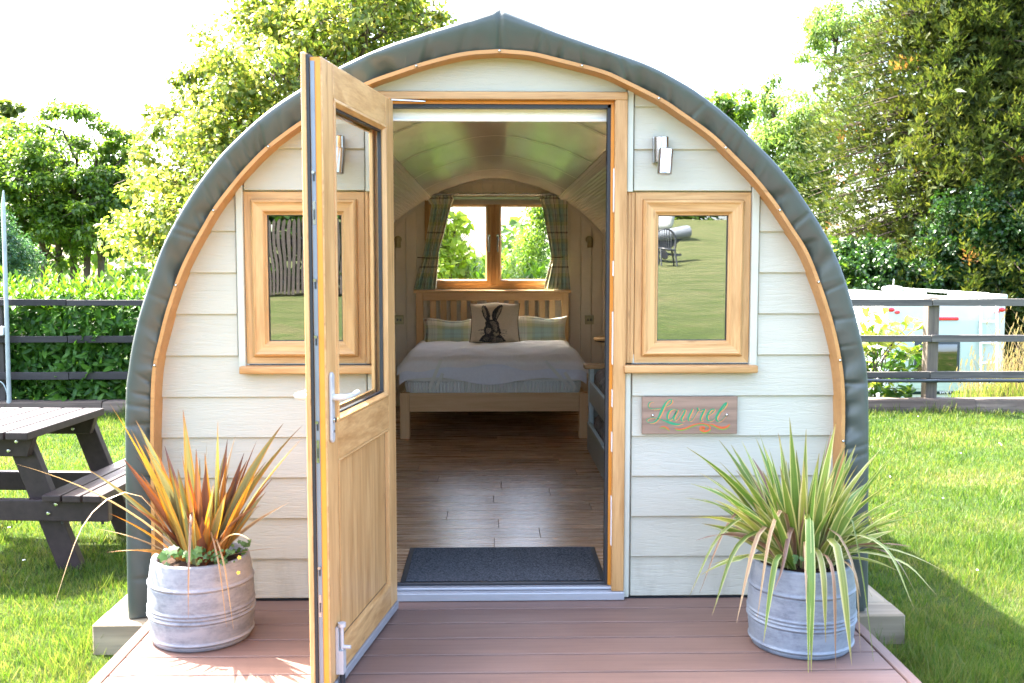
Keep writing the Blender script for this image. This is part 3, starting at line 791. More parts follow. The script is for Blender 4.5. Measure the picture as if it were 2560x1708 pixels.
# ------------------------------------------------------------------ outside fittings
def wall_light(px, lab, grp):
    c = P(px, 345, YF-.06); t = thing('wall_light', lab, 'wall light', (c.x, YF-.014, c.z), grp)
    zt_, zb_ = ZZ(313, YF-.05), ZZ(372, YF-.05); r = .0285
    mb = MB(); mb.box((c.x-.006-.024, YF-.032, zb_), (c.x-.006+.024, YF-.013, zt_))
    mb.lathe([(r-.002, zb_), (r, zb_+.002), (r, zt_-.002), (r-.002, zt_)], (c.x-.0, YF-.045, 0), 28)
    ob('bracket', mb, M_['steel'], t, smooth=True)
    mb = MB().tube([(c.x+.003, YF-.07, zb_+.02), (c.x+.006, YF-.085, zb_+.028)], .008, 10); ob('swivel', mb, M_['steel'], t, smooth=True)
    tp = Vector((c.x+.010, YF-.098, ZZ(341, YF-.1))); bt = Vector((c.x+.003, YF-.105, ZZ(399, YF-.1)))
    ax = (bt-tp).normalized()
    mb = MB().tube([tp, tp+ax*.002, tp+ax*.0355, tp+ax*.036, tp+ax*.0375, tp+ax*.038, bt-ax*.001, bt], [.026, .028, .028, .0272, .0272, .028, .028, .027], 28)
    ob('shade', mb, M_['steel'], t, smooth=True)
    mb = MB().tube([bt, bt+ax*.0012], .0235, 24); ob('lens', mb, M_['alu'], t)
    return t
wall_light(1519, 'brushed steel wall light above the right window', 'steel wall lights on the front of the pod')
wall_light(774, 'brushed steel wall light seen through the open door glass', 'steel wall lights on the front of the pod')

# name sign, painted strokes
sx0, sx1, sz0, sz1 = XX(1473, YF-.02, 950), XX(1691, YF-.02, 950), ZZ(995, YF-.02, 1580), ZZ(910, YF-.02, 1580)
sign = thing('name_sign', 'brown wooden plaque reading Laurel in green script below the right window', 'sign', ((sx0+sx1)/2, YF-.015, sz0))
M_['plaque'] = wood('plaque_wood', (.26,.17,.12), (.15,.095,.065), 'x', .6, 38, 1.2, bump=.4)
ob('board', MB().box((sx0, YF-.030, sz0), (sx1, YF-.015, sz1)), M_['plaque'], sign, bev=.0015)
def SG(x, y): return (sx0 + (x-132)/(2190-132)*(sx1-sx0), sz1 - (y-192)/(990-192)*(sz1-sz0))
def stroke(mb, pts, dy, ox=0, oy=0, wk=1.0, ws=1.0):
    q = smooth_curve([(x+ox, y+oy, w_*ws+ (wk-1)) for x, y, w_ in pts], 6); q = np.array(q)
    t = np.gradient(q[:, :2], axis=0); t /= np.maximum(1e-6, np.linalg.norm(t, axis=1, keepdims=True)); n = np.stack([-t[:,1], t[:,0]], 1)
    vs = []
    for p, nn in zip(q, n):
        for s in (-1, 1):
            x, z = SG(p[0]+nn[0]*s*max(2, p[2]*.88)/2, p[1]+nn[1]*s*max(2, p[2]*.88)/2); vs.append((x, dy, z))
    mb.add(vs, [(2*i, 2*i+1, 2*i+3, 2*i+2) for i in range(len(q)-1)])
L_ = [
 [(360,300,10),(320,298,14),(275,325,20),(258,380,24),(290,430,20),(370,455,18),(460,448,22),(540,430,16)],
 [(470,660,40),(500,600,50),(540,510,62),(580,420,58),(630,330,42),(690,265,26),(745,250,22),(765,285,28),(735,340,22),(680,375,18),(630,395,14)],
 [(470,660,40),(425,710,40),(360,745,26),(290,745,20),(240,715,22),(235,680,20),(270,655,16),(340,640,14),(430,645,14),(520,670,16),(620,705,34),(720,745,56),(820,775,60),(900,785,44),(1000,770,10)],
 [(865,465,10),(800,455,18),(735,480,34),(690,540,46),(670,610,46),(680,665,36),(720,685,22),(770,655,18),(820,580,16),(870,490,16)],
 [(890,465,22),(860,530,40),(825,610,44),(810,665,40),(835,695,28),(880,670,14),(930,590,12)],
 [(930,600,12),(985,500,14),(1030,460,20),(1055,490,34),(1030,560,42),(985,640,44),(980,690,36),(1010,712,20),(1050,690,8)],
 [(1215,450,26),(1185,520,42),(1145,600,44),(1125,665,42),(1145,705,26),(1190,695,14),(1250,620,12),(1310,520,14),(1340,470,18),(1325,440,40),(1308,452,34)],
 [(1320,470,24),(1370,495,18),(1430,470,20),(1480,455,22),(1455,510,40),(1415,590,46),(1390,660,42),(1400,705,24),(1440,690,10)],
 [(1550,590,12),(1620,550,18),(1680,490,26),(1675,460,28),(1620,470,32),(1560,540,46),(1530,620,50),(1545,685,42),(1590,710,26),(1650,690,12),(1700,640,8)],
 [(1790,540,10),(1850,480,14),(1910,410,26),(1945,345,36),(1940,320,26),(1890,370,48),(1820,470,54),(1760,570,56),(1730,650,52),(1750,705,38),(1795,720,22),(1850,690,12),(1940,590,8)],
]
FL = [[(835,860,8),(900,885,26),(980,888,30),(1080,860,32),(1200,810,30),(1320,775,26),(1430,765,22),(1530,785,28),(1590,830,34),(1600,880,40),(1550,925,46),(1470,935,50),(1400,905,44),(1385,865,40),(1420,845,46),(1470,860,60),(1440,890,60)],
      [(1560,775,10),(1660,790,26),(1760,835,44),(1860,860,56),(1950,845,50),(2010,805,34),(2030,775,6)],
      [(500,850,6),(570,832,22),(640,840,30),(690,875,34),(728,915,6)]]
M_['p_green'] = plain('green_sign_paint', (.014,.22,.10), .5); M_['p_orange'] = plain('orange_sign_paint', (.55,.20,.06), .5)
M_['p_red'] = plain('red_orange_sign_paint', (.50,.085,.025), .5); M_['p_lime'] = plain('lime_sign_paint', (.13,.25,.03), .5)
for mt, st, ox, oy, dy, ws in (('p_orange', L_, 24, 14, .0303, .9), ('p_green', L_, 0, 0, .0308, 1), ('p_lime', FL, 4, 26, .0303, .9), ('p_red', FL, 0, 0, .0308, 1)):
    mb = MB()
    for q_ in st: stroke(mb, q_, YF-dy, ox, oy, 1, ws)
    ob('lettering' if st is L_ else 'flourish', mb, M_[mt], sign)
for x, y in ((358,588),(1958,580)):
    px_, pz_ = SG(x, y); inst('screw', sm, (px_, YF-.0305, pz_), sign)

# ------------------------------------------------------------------ things inside
mat_ = thing('doormat', 'dark grey ribbed doormat with rubber edge just inside the door', 'doormat', (0, 4.2, ZI))
m = NB('mat_pile'); b = m.bsdf(.95, .1); v = m.coords(); n = m.noise(v, 160, 4, .8)
m.l(m.ramp(n, [(.38, (.012,.014,.017)), (.62, (.16,.17,.185))]), b.inputs['Base Color']); m.bump(b, n, 1, .006); M_['pile'] = m.mat
a = PZ(919, 1345, ZI+.008); c_ = PZ(938, 1253, ZI+.008); d_ = PZ(1388, 1345, ZI+.008); e_ = PZ(1372, 1253, ZI+.008)
mx0, mx1, my0, my1 = (a.x+c_.x)/2, (d_.x+e_.x)/2, max(a.y, YF+.062), e_.y
ob('rubber_edge', MB().box((mx0, my0, ZI), (mx1, my1, ZI+.006)), M_['gasket'], mat_, bev=.003)
ob('pile', MB().box((mx0+.022, my0+.022, ZI+.0062), (mx1-.022, my1-.02, ZI+.010)), M_['pile'], mat_, bev=.002)

# roller blind at the door head
m = plain('blind_fabric', (.93,.93,.93), .8, var=.03)
bl = thing('roller_blind', 'white roller blind rolled up inside the door head', 'blind', (0, YF+.09, 1.9))
zb0 = ZZ(280, YF+.11)
ob('fabric', MB().box((ox0+.02, YF+.070, zb0), (ox1-.02, YF+.073, zt)), m, bl)
ob('cassette', MB().box((ox0+.02, YF+.075, zb0+.055), (ox1-.02, YF+.099, zt)), m, bl, bev=.006)
ob('bottom_bar', MB().box((ox0+.02, YF+.064, zb0-.004), (ox1-.02, YF+.078, zb0+.008)), m, bl, bev=.003)

# bed
BY = 7.40
bx0, bx1 = XX(918, BY, 950), XX(1349, BY, 950); hy = 9.02
hx0, hx1 = XX(955, hy, 750), XX(1305, hy, 750); bx0 = hx0-.01; bx0 = XX(918, BY, 950)
bed = thing('bed', 'oak double bed frame with slatted headboard under the end window', 'bed', ((bx0+bx1)/2, (BY+hy)/2, ZI))
zr1, zr0 = ZZ(902, BY), ZZ(945, BY)
lw_ = XX(940, BY, 950)-bx0
for a, c_ in ((bx0, bx0+lw_), (bx1-lw_*.9, bx1)):
    ob('leg', MB().box((a, BY, ZI), (c_, BY+lw_, zr1)), M_['pinez'], bed, bev=.003)
ob('foot_rail', MB().box((bx0+lw_+.0005, BY+.012, zr0), (bx1-lw_*.9-.0005, BY+.04, zr1-.002)), M_['pinex'], bed, bev=.002)
for a in (bx0+.015, bx1-.045):
    ob('side_rail', MB().box((a, BY+lw_+.001, zr0), (a+.03, hy-.001, zr1-.004)), M_['piney'], bed, bev=.002)
hz1 = ZZ(666, hy); hw = XX(971, hy, 750)-hx0
for a in (hx0, hx1-hw): ob('headboard_post', MB().box((a, hy, ZI), (a+hw, hy+.06, hz1-.026)), M_['pinez'], bed, bev=.003)
ob('headboard_cap', MB().box((hx0-.02, hy-.02, hz1-.026), (hx1+.02, hy+.075, hz1)), M_['pinex'], bed, bev=.004)
ob('headboard_rail', MB().box((hx0+hw, hy+.01, ZZ(690, hy)), (hx1-hw, hy+.045, hz1-.027)), M_['pinex'], bed, bev=.002)
ob('headboard_lower_rail', MB().box((hx0+hw, hy+.01, .42), (hx1-hw, hy+.045, .52)), M_['pinex'], bed, bev=.002)
sxs = [478, 578, 675, 772, 869, 1020, 1130, 1230, 1325, 1422, 1520, 1617]     # slat left edges in the enlarged view
for k, sx in enumerate(sxs):
    x0_ = P((950+sx*.2615)/1.08936, 770/1.08936, hy+.015).x; wd_ = .055 if k != 5 else .10
    ob('slat', MB().box((x0_, hy+.016, .521), (x0_+wd_, hy+.036, ZZ(690, hy)-.0005)), M_['pinez'], bed, bev=.002)
ob('bed_base', MB().box((bx0+.05, BY+.05, zr0+.02), (bx1-.05, hy-.01, zr0+.035)), M_['pinex'], bed)

# mattress with quilted side border
m = NB('mattress_ticking'); b = m.bsdf(.9, .2); v = m.coords()
b.inputs['Base Color'].default_value = (.78,.82,.80,1)
wv = m.n('ShaderNodeTexWave', bands_direction='X'); wv.inputs['Scale'].default_value = 15; m.l(v, wv.inputs[0]); m.bump(b, wv.outputs[0], .9, .006); M_['tick'] = m.mat
M_['tick2'] = plain('mattress_band', (.80,.82,.78), .9, .2, var=.03)
ax0, ax1 = XX(925, BY, 870), XX(1338, BY, 870); mzt = .585+.0
def rrect(x0, x1, y0, y1, r, n=6):
    out = []
    for cx, cy, a0 in ((x1-r, y0+r, -90), (x1-r, y1-r, 0), (x0+r, y1-r, 90), (x0+r, y0+r, 180)):
        for k in range(n+1):
            t = math.radians(a0+90*k/n); out.append((cx+r*math.cos(t), cy+r*math.sin(t)))
    return out
def loft(levels):
    """levels: (z, inset) of a rounded rectangle"""
    G = [[(x, y, z) for x, y in rrect(ax0+i, ax1-i, BY+.03+i, hy-.01, .09)] for z, i in levels]
    mb = MB().grid(G, closed=True); n = len(G[0]); t = (len(G)-1)*n
    mb.add(G[-1], [tuple(range(n))]); return mb
zA, zB, zC, zD = zr1-.05, ZZ(877, BY), ZZ(856, BY), ZZ(832, BY)
mt = thing('mattress', 'pale quilted mattress on the oak bed', 'mattress', ((ax0+ax1)/2, 8.2, zr1))
ob('lower_border', loft([(zA, .02), (zB-.03, .003), (zB-.005, .004), (zB, .012)]), M_['tick'], mt, smooth=True)
ob('middle_band', loft([(zB, .010), (zB+.004, .004), (zC-.004, .004), (zC, .010)]), M_['tick2'], mt, smooth=True)
ob('upper_border', loft([(zC, .010), (zC+.006, .004), (zD-.01, .006), (zD+.02, .03), (zD+.026, .06)]), M_['tick'], mt, smooth=True)
lb = P(1150, 884, BY-.0); ob('care_label', MB().prism([(lb.x, lb.z-.022), (lb.x+.022, lb.z-.002), (lb.x+.001, lb.z+.028), (lb.x-.016, lb.z+.0)], BY+.012, BY+.016), M_['white_plastic'], mt)
def sheet(zt_, hem, amp, seed, mat, name, lab, cat, side=.05, fr=.0, fluff=.006, sx=0):
    r = np.random.default_rng(seed); nx, ny = 150, 130
    ph = r.uniform(0, 6.28, 24)
    fx = r.uniform(3, 22, 24); fy = r.uniform(3, 40, 24); am = r.uniform(.2, 1, 24)/np.sqrt(fx*fy/60)
    xs = np.linspace(ax0-side, ax1+side, nx); Lt = hy-.05-(BY+.02); total = Lt+.22
    G = []
    def wr(x, y):
        return sum(a*math.sin(f*x+g*y*.35+p) for a, f, g, p in zip(am, fx, fy, ph))/6
    for j in range(ny):
        row = []
        for x in xs:
            u = (x-ax0)/(ax1-ax0); h = hem(u); t = j/(ny-1)*(Lt+h)
            edge = max(0, (ax0+.06-x)/.11, (x-(ax1-.06))/.11)
            n = wr(x*1.3, t*4)
            if t < Lt-.04:
                y = hy-.05-t; z = zt_ + fluff*n - .11*edge**2
                q = min(1, max(0, (y-(BY+.02))/.14)); z -= .022*(1-q)**2
            else:
                s = t-(Lt-.04); ang = min(s/.06, math.pi/2*.94)
                y = BY+.02+.04-math.sin(ang)*.05 - (.012+.010*n+fr)*min(1, s/.05); z = zt_-.022 - (1-math.cos(ang))*.045 - max(0, s-.09) - .11*edge**2*(.6)
                y += .05*edge**2
            row.append((x - .03*edge*(1 if x > 0 else -1)*0, y, z))
        G.append(row)
    return single(name, lab, cat, MB().grid(G), mat, smooth=True, auto=False, loc=((ax0+ax1)/2, 8.2, zt_))
M_['linen'] = plain('white_cotton', (.88,.87,.88), .85, .2, var=.03, scale=60, bump=.3)
M_['linen2'] = plain('pale_blue_cotton', (.80,.84,.93), .8, .2, var=.03, scale=60, bump=.15)
zq = ZZ(792, 8.7)
hem1 = lambda u: .150+.03*math.sin(u*6.28*2+1.9)*.5+(.035 if .15 < u < .85 else 0)*0 - .02*math.cos(u*6.28)
hem2 = lambda u: .075+.020*math.sin(u*9+.6)+.012*math.sin(u*21)
sheet(zD+.030, hem1, 1, 4, M_['linen2'], 'sheet', 'pale blue fitted sheet slipping over the foot of the mattress', 'sheet', side=.03, fluff=.008)
sheet(zD+.050, hem2, 1, 9, M_['linen'], 'mattress_topper', 'crumpled white quilted topper spread over the bed', 'mattress topper', side=.05, fr=.012, fluff=.028)
for k, (a, c_) in enumerate((((1012, 826), (985, 893)), ((1016, 857), (1000, 893)), ((1252, 829), (1310, 893)), ((1296, 855), (1322, 893)))):
    p, q_ = P(*a, BY-.045), P(*c_, BY-.005)
    o = ob('elastic_strap', MB().bar(p, q_, .024, .002, up=(0,1,0)), M_['tick2'], mt)

# cushions with printed faces
def plaid(name, su=1, sv=1, ou=0, ov=0):
    m = NB(name); b = m.bsdf(.9, .15); tc = m.n('ShaderNodeTexCoord'); sp = m.n('ShaderNodeSeparateXYZ'); m.l(tc.outputs['UV'], sp.inputs[0])
    cr, tl, ol, br, dk = (.90,.84,.70), (.44,.62,.58), (.66,.68,.40), (.17,.10,.08), (.20,.26,.28)
    st = [(0, br), (.045, cr), (.12, (.66,.64,.52)), (.13, cr), (.17, (.66,.64,.52)), (.18, cr), (.23, ol), (.33, (.46,.56,.43)), (.38, tl), (.50, dk), (.508, tl), (.525, dk), (.533, tl), (.55, dk), (.558, tl), (.70, (.46,.56,.43)), (.75, ol), (.84, cr), (.90, (.66,.64,.52)), (.91, cr)]
    cs = []
    for i, s_, o_ in ((0, su, ou), (1, sv, ov)):
        f = m.math('FRACT', m.math('MULTIPLY_ADD', sp.outputs[i], s_, o_)); cs.append(m.ramp(f, st, 'CONSTANT'))
    m.l(m.mix(.5, cs[0], cs[1]), b.inputs['Base Color']); m.bump(b, m.noise(m.coords('Object'), 300, 2), .4, .001); return m.mat
def in_poly(x, y, poly):
    c = False; n = len(poly)
    for i in range(n):
        x1, y1 = poly[i]; x2, y2 = poly[i-1]
        if (y1 > y) != (y2 > y) and x < (x2-x1)*(y-y1)/(y2-y1)+x1: c = not c
    return c
def cushion(name, lab, cat, c, wx, wz, th, lean, mats, fmat=None, n=40, seed=1, grp=None):
    """pillow standing on its lower edge, leaning back by lean"""
    r = random.Random(seed); mb = MB(); ph = [r.uniform(0, 6.28) for _ in range(6)]
    def pt(u, v, s):
        e = (max(0, 1-abs(2*u-1)**2.6)*max(0, 1-abs(2*v-1)**2.6))**.5
        pin = 1-.085*(math.sin(math.pi*v)**.8); pinz = 1-.07*(math.sin(math.pi*u)**.8)
        x = (u-.5)*wx*pin; z = (v-.5)*wz*pinz
        y = s*th/2*e*(1+.10*math.sin(9*u+ph[0])*math.sin(7*v+ph[1])) + .004*math.sin(25*u+ph[2]+8*v)*(1-e)
        z += .012*math.sin(7*u+ph[3])*(v-.5)*2
        zz = (z+wz/2); yy = y + zz*math.sin(lean)
        return (c[0]+x, c[1]+yy, c[2]+zz*math.cos(lean)-y*math.sin(lean)*.3)
    for s in (-1, 1):
        vs = [pt(i/n, j/n, s) for j in range(n+1) for i in range(n+1)]
        for j in range(n):
            for i in range(n):
                q = [(i, j), (i+1, j), (i+1, j+1), (i, j+1)]
                if s > 0: q = q[::-1]
                mi = fmat((i+.5)/n, (j+.5)/n) if (fmat and s < 0) else 0
                mb.f.append(tuple(len(mb.v)+b_*(n+1)+a_ for a_, b_ in q)); mb.m.append(mi); mb.uv.append([(a_/n, b_/n) for a_, b_ in q])
        mb.v += vs
    # piping round the seam
    o = single(name, lab, cat, mb, mats, smooth=True, auto=False, loc=(c[0], c[1], c[2]), group=grp)
    e = [pt(i/n, 0, 1) for i in range(n)] + [pt(1, j/n, 1) for j in range(n)] + [pt(1-i/n, 1, 1) for i in range(n)] + [pt(0, 1-j/n, 1) for j in range(n+1)]
    p_ = MB().tube(e, .0045, 6); q_ = ob('piping', p_, mats[-1] if len(mats) > 1 else mats[0], o, smooth=True)
    return o
zbd = zD+.055
def cpos(px0, px1, Y): return (XX(px0, Y, 760)+XX(px1, Y, 760))/2, XX(px1, Y, 760)-XX(px0, Y, 760)
YC = 8.80
M_['brown'] = plain('brown_piping', (.05,.028,.02), .8)
M_['plaidc'] = plaid('plaid_wool_cushion', 1.0, .95, -.02, .12)
cx, cw = cpos(975, 1090, YC); cushion('cushion', 'teal and cream plaid cushion at the left of the headboard', 'cushion', (cx, YC, zbd-.04), cw*1.08, ZZ(735, YC)-zbd+.05, .13, .22, [M_['plaidc']], seed=2, grp='plaid cushions')
cx, cw = cpos(1180, 1297, YC); cushion('cushion', 'teal and cream plaid cushion at the right of the headboard', 'cushion', (cx, YC, zbd-.04), cw*1.08, ZZ(729, YC)-zbd+.05, .13, .22, [M_['plaidc']], seed=5, grp='plaid cushions')
# printed rabbit on the middle cushion, coordinates of the enlarged view (1809 x 1568)
EAR1 = [(440,305),(490,330),(530,400),(590,520),(630,640),(610,770),(560,810),(500,800),(460,740),(415,650),(385,520),(380,400),(400,330)]
EAR1L = [(430,350),(470,420),(500,520),(520,640),(500,720),(470,690),(440,600),(410,500),(400,400)]
EAR2 = [(975,310),(990,340),(970,440),(930,580),(870,680),(820,790),(740,790),(690,770),(668,650),(690,540),(760,440),(850,360),(920,320)]
EAR2L = [(960,350),(950,440),(905,560),(850,660),(810,750),(800,700),(815,600),(860,500),(900,420)]
HEAD = [(470,830),(540,780),(640,770),(720,760),(820,800),(880,850),(890,980),(930,1080),(940,1180),(900,1240),(820,1280),(700,1280),(600,1230),(470,1210),(430,1120),(440,1030),(480,950)]
CHEEK = [(500,1050),(560,1010),(640,1030),(650,1100),(600,1180),(530,1190),(490,1120)]
MUZ = [(720,1140),(770,1150),(810,1180),(840,1160),(870,1130),(880,1200),(850,1240),(780,1250),(730,1220)]
FACE = [(600,830),(720,800),(800,850),(830,960),(840,1080),(800,1130),(740,1080),(690,960),(640,900)]
BODY = [(470,1210),(600,1230),(700,1290),(820,1290),(930,1220),(970,1270),(1030,1360),(1090,1450),(310,1460),(350,1350),(400,1270)]
BODYL = [(430,1330),(520,1290),(600,1330),(560,1420),(430,1420)]
BODYM = [(700,1330),(860,1300),(960,1340),(1000,1430),(700,1430)]
WH = [((290,1070),(430,1065)),((270,1110),(430,1090)),((320,1190),(440,1170)),((340,1230),(440,1190)),((940,1080),(1130,1095)),((940,1140),(1120,1150)),((960,1180),(1130,1220)),((950,1200),(1060,1280))]
hr = random.Random(4)
def rab(u, v):
    X = 60 + u*1400; Yy = 1490 - v*1240
    j1, j2 = X+hr.uniform(-9, 9), Yy+hr.uniform(-9, 9)
    def I(p): return in_poly(j1, j2, p)
    if I(EAR1L) or I(EAR2L): return 3 if hr.random() < .72 else 2
    if I(EAR1) or I(EAR2): return 1 if hr.random() < .8 else 2
    if I(MUZ): return 3 if hr.random() < .85 else 1
    if I(CHEEK): return 3 if hr.random() < .45 else 2
    if I(FACE): return 2 if hr.random() < .75 else 3
    if I(HEAD): return 1 if hr.random() < .8 else 2
    if I(BODYL) or I(BODYM): return 2 if hr.random() < .8 else 3
    if I(BODY): return 1 if hr.random() < .7 else 2
    for a_, b_ in WH:
        t = (X-a_[0])/(b_[0]-a_[0])
        if 0 < t < 1 and abs(Yy-(a_[1]+(b_[1]-a_[1])*t)) < 7: return 2
    return 0
M_['hessian'] = plain('beige_linen', (.68,.58,.45), .9, .15, var=.06, scale=80, bump=.4)
cx, cw = cpos(1081, 1190, YC-.09)
cushion('cushion', 'square beige linen cushion printed with a dark rabbit', 'cushion', (cx, YC-.12, zbd-.02), cw*1.06, ZZ(698, YC-.1)-zbd+.04, .15, .20,
        [M_['hessian'], plain('ink_dark', (.022,.022,.032), .9, var=.3), plain('ink_mid', (.14,.12,.12), .9, var=.3), plain('ink_light', (.46,.39,.30), .9, var=.2), M_['brown']], fmat=rab, n=120, seed=8)

# curtains, rod, blind
M_['plaid'] = plaid('plaid_wool_curtain', 2.2, 2.75, 0, .35)
rz_ = ZZ(446, YB-.10); rod = thing('curtain_rod', 'brushed metal curtain rod over the end window', 'curtain rod', (wmid, YB-.1, rz_))
ob('rod', MB().tube([(XX(960, YB-.1, 446), YB-.10, rz_), (XX(1308, YB-.1, 446), YB-.10, rz_)], .011, 12), M_['steel'], rod, smooth=True)
ob('track', MB().box((XX(1010, YB-.1, 446), YB-.06, rz_-.045), (XX(1255, YB-.1, 446), YB-.03, rz_-.02)), M_['steel'], rod)
tor = []
def ringmesh():
    mb = MB(); G = []
    for i in range(14):
        a = 2*math.pi*i/14; G.append([((0), (.018+.0022*math.cos(b_))*math.cos(a), (.018+.0022*math.cos(b_))*math.sin(a)) if False else (.0022*math.sin(b_), (.018+.0022*math.cos(b_))*math.cos(a), (.018+.0022*math.cos(b_))*math.sin(a)) for b_ in np.linspace(0, 6.283, 6, endpoint=False)])
    G.append(G[0]); return mb.grid(G, closed=True)
rme = make_mesh('curtain_ring', ringmesh(), M_['steel'], smooth=True)
for px in (999,1008,1017,1026,1034,1041,1247,1254,1262,1270,1278,1285,1292,1299):
    inst('curtain_ring', rme, (XX(px, YB-.1, 446), YB-.10, rz_-.008), rod, rot=(0, 0, rnd.uniform(-.5, .5)))
def curtain(key, lab, seed):
    """key: rows of (py, left px, right px) from top to hem"""
    r = random.Random(seed); ph = [r.uniform(0, 6.28) for _ in range(4)]
    ys = [k[0] for k in key]; n = 120; rows = 70; G, U = [], []
    for j in range(rows+1):
        py = ys[0]+(ys[-1]-ys[0])*j/rows; a = np.interp(py, ys, [k[1] for k in key]); c = np.interp(py, ys, [k[2] for k in key])
        row, ur = [], []
        for i in range(n+1):
            u = i/n; f = u + .016*math.sin(u*37+ph[0]+j*.03)
            amp = .022*(min(1, .35+j/12))*(1 if abs(py-key[3][0]) > 14 else .5)
            y = YB-.085 + amp*math.sin(u*2*math.pi*6.5+ph[1]+.5*math.sin(j*.06+ph[2])) + .006*math.sin(u*70+ph[3])
            p = P(a+(c-a)*(u+.012*math.sin(u*2*math.pi*6.5+1.5)), py, YB-.085); row.append((p.x, y, p.z)); ur.append((u, 1-(j/rows)*.99))
        G.append(row); U.append(ur)
    top = P(key[0][1], key[0][0], YB-.085)
    o = single('curtain', lab, 'curtain', MB().grid(G, uv=U), M_['plaid'], smooth=True, auto=False, loc=(top.x, YB-.085, top.z), group='plaid curtains of the end window')
    o.modifiers.new('cloth', 'SOLIDIFY').thickness = .002
    return o
c1 = curtain([(449,985,1039),(458,979,1042),(472,990,1036),(577,973,1008),(664,949,1001)], 'teal plaid curtain tied to the left of the end window', 3)
c2 = curtain([(449,1240,1306),(458,1237,1306),(480,1245,1304),(592,1265,1304),(664,1247,1311)], 'teal plaid curtain tied to the right of the end window', 6)
for cc, a, c_ in ((c1, (958, 591), (1009, 592)), (c2, (1264, 590), (1293, 590))):
    p, q_ = P(*a, YB-.115), P(*c_, YB-.115); mid = (p+q_)/2+Vector((0,-.02,-.004)); ob('tie_back', MB().tube([p, mid, q_], .004, 6), M_['brown'], cc)
bl2 = thing('roller_blind', 'beige roller blind above the end window panes', 'blind', (wmid, YB-.03, wz1))
ob('cassette', MB().box((wx0+.04, YB-.045, ZZ(470, YB)), (wx1-.04, YB-.031, ZZ(454, YB))), plain('beige_blind', (.42,.36,.28), .7, var=.03), bl2, bev=.004)
ob('cord', MB().tube([P(999, 640, YB-.06), P(1003, 664, YB-.06)], .0015, 5), M_['white_plastic'], bl2)

# reading lights and sockets on the end wall
def reading_light(px, lab):
    p = P(px, 553, YB); t = thing('reading_light', lab, 'reading light', (p.x, YB, p.z), 'brass reading lights beside the bed')
    ob('backplate', MB().lathe([(.030, 0), (.034, .002), (.034, .010), (.028, .014)], (p.x, YB, p.z+.012), 24, 'y'), M_['brass'], t, smooth=True)
    ob('shade', MB().tube([(p.x+.004, YB-.052, p.z+.018), (p.x+.004, YB-.052, p.z+.014), (p.x+.004, YB-.056, p.z-.062)], [.02, .026, .026], 20), M_['brass'], t, smooth=True)
    ob('stem', MB().tube([(p.x, YB-.012, p.z+.012), (p.x+.003, YB-.05, p.z+.005)], .007, 8), M_['brass'], t, smooth=True)
reading_light(1352, 'brass reading light to the right of the bed'); reading_light(913.5, 'brass reading light to the left of the bed, half hidden by the door')
def socket(px, lab):
    p = P(px, 734, YB); t = thing('wall_switch', lab, 'switch', (p.x, YB, p.z), 'brass switches beside the bed')
    ob('plate', MB().box((p.x-.042, YB-.008, p.z-.042), (p.x+.042, YB, p.z+.042)), M_['brass'], t, bev=.003)
    for s in (-1, 1): ob('rocker', MB().box((p.x+s*.014-.008, YB-.014, p.z-.012), (p.x+s*.014+.008, YB-.0085, p.z+.012)), M_['steel'], t, bev=.002)
socket(1352.5, 'square brass double switch to the right of the headboard'); socket(916, 'square brass double switch at the left of the bed, cut off by the door')
# round shelf
sh = P(1404, 779, 8.75)
single('corner_shelf', 'round oak shelf with dark edge on the right wall', 'shelf', MB().lathe([(.165, -.018), (.17, -.014), (.17, -.006)], (sh.x+.02, 8.75, sh.z), 40).lathe([(.172, -.0055), (.18, -.003), (.18, .013), (.172, .018)], (sh.x+.02, 8.75, sh.z), 40, mi=1),
       [M_['gasket'], M_['pinex']], smooth=True, loc=(sh.x+.02, 8.75, sh.z))
# day bed along the right wall
M_['sage'] = plain('sage_furniture_paint', (.34,.37,.34), .42, .4, var=.05); M_['sagel'] = plain('pale_blue_furniture_paint', (.52,.64,.66), .5, var=.04)
q0 = PZ(1346.8, 1035, ZI); dbx = XX(1347, 6.95, 950)+.012; dy0, dy1 = 4.75, 6.95
db = thing('day_bed', 'grey green boxed day bed with oak arm along the right wall', 'day bed', (dbx, 5.9, ZI))
ZD_ = lambda py, Y: ZZ(py, Y, 1350)
ob('arm', MB().box((dbx-.035, dy1-.055, ZD_(845.5, 6.95)), (dbx+.62, dy1+.06, ZD_(835.5, 6.95))), M_['pinex'], db, bev=.006, seg=2)
ob('end_post', MB().box((dbx, dy1-.05, ZI), (dbx+.03, dy1+.03, ZD_(846, 6.95))), M_['sagel'], db, bev=.002)
ob('end_panel', MB().box((dbx+.031, dy1-.01, ZI), (dbx+.60, dy1+.02, ZD_(846, 6.95)-.002)), M_['sage'], db)
ob('upper_board', MB().box((dbx, dy0, .385), (dbx+.022, dy1-.051, .525)), [M_['sage']], db, bev=.002)
ob('board_edge', MB().box((dbx+.001, dy0, .5255), (dbx+.02, dy1-.051, .529)), [M_['sagel']], db)
ob('drawer_front', MB().box((dbx-.012, dy0, ZI+.012), (dbx+.012, dy1-.03, .235)), M_['sage'], db, bev=.002)
ob('drawer_edge', MB().box((dbx-.011, dy0, .2355), (dbx+.011, dy1-.03, .239)), M_['sagel'], db)
ob('seat_base', MB().box((dbx+.024, dy0, .40), (dbx+.6, dy1-.06, .42)), M_['sage'], db)
m = NB('grey_fur'); b = m.bsdf(.9, .1); v = m.coords(); n = m.noise(v, 28, 5, .7, .8)
m.l(m.ramp(n, [(.35, (.15,.135,.13)), (.65, (.42,.385,.37))]), b.inputs['Base Color']); m.bump(b, n, 1, .02); M_['fur'] = m.mat
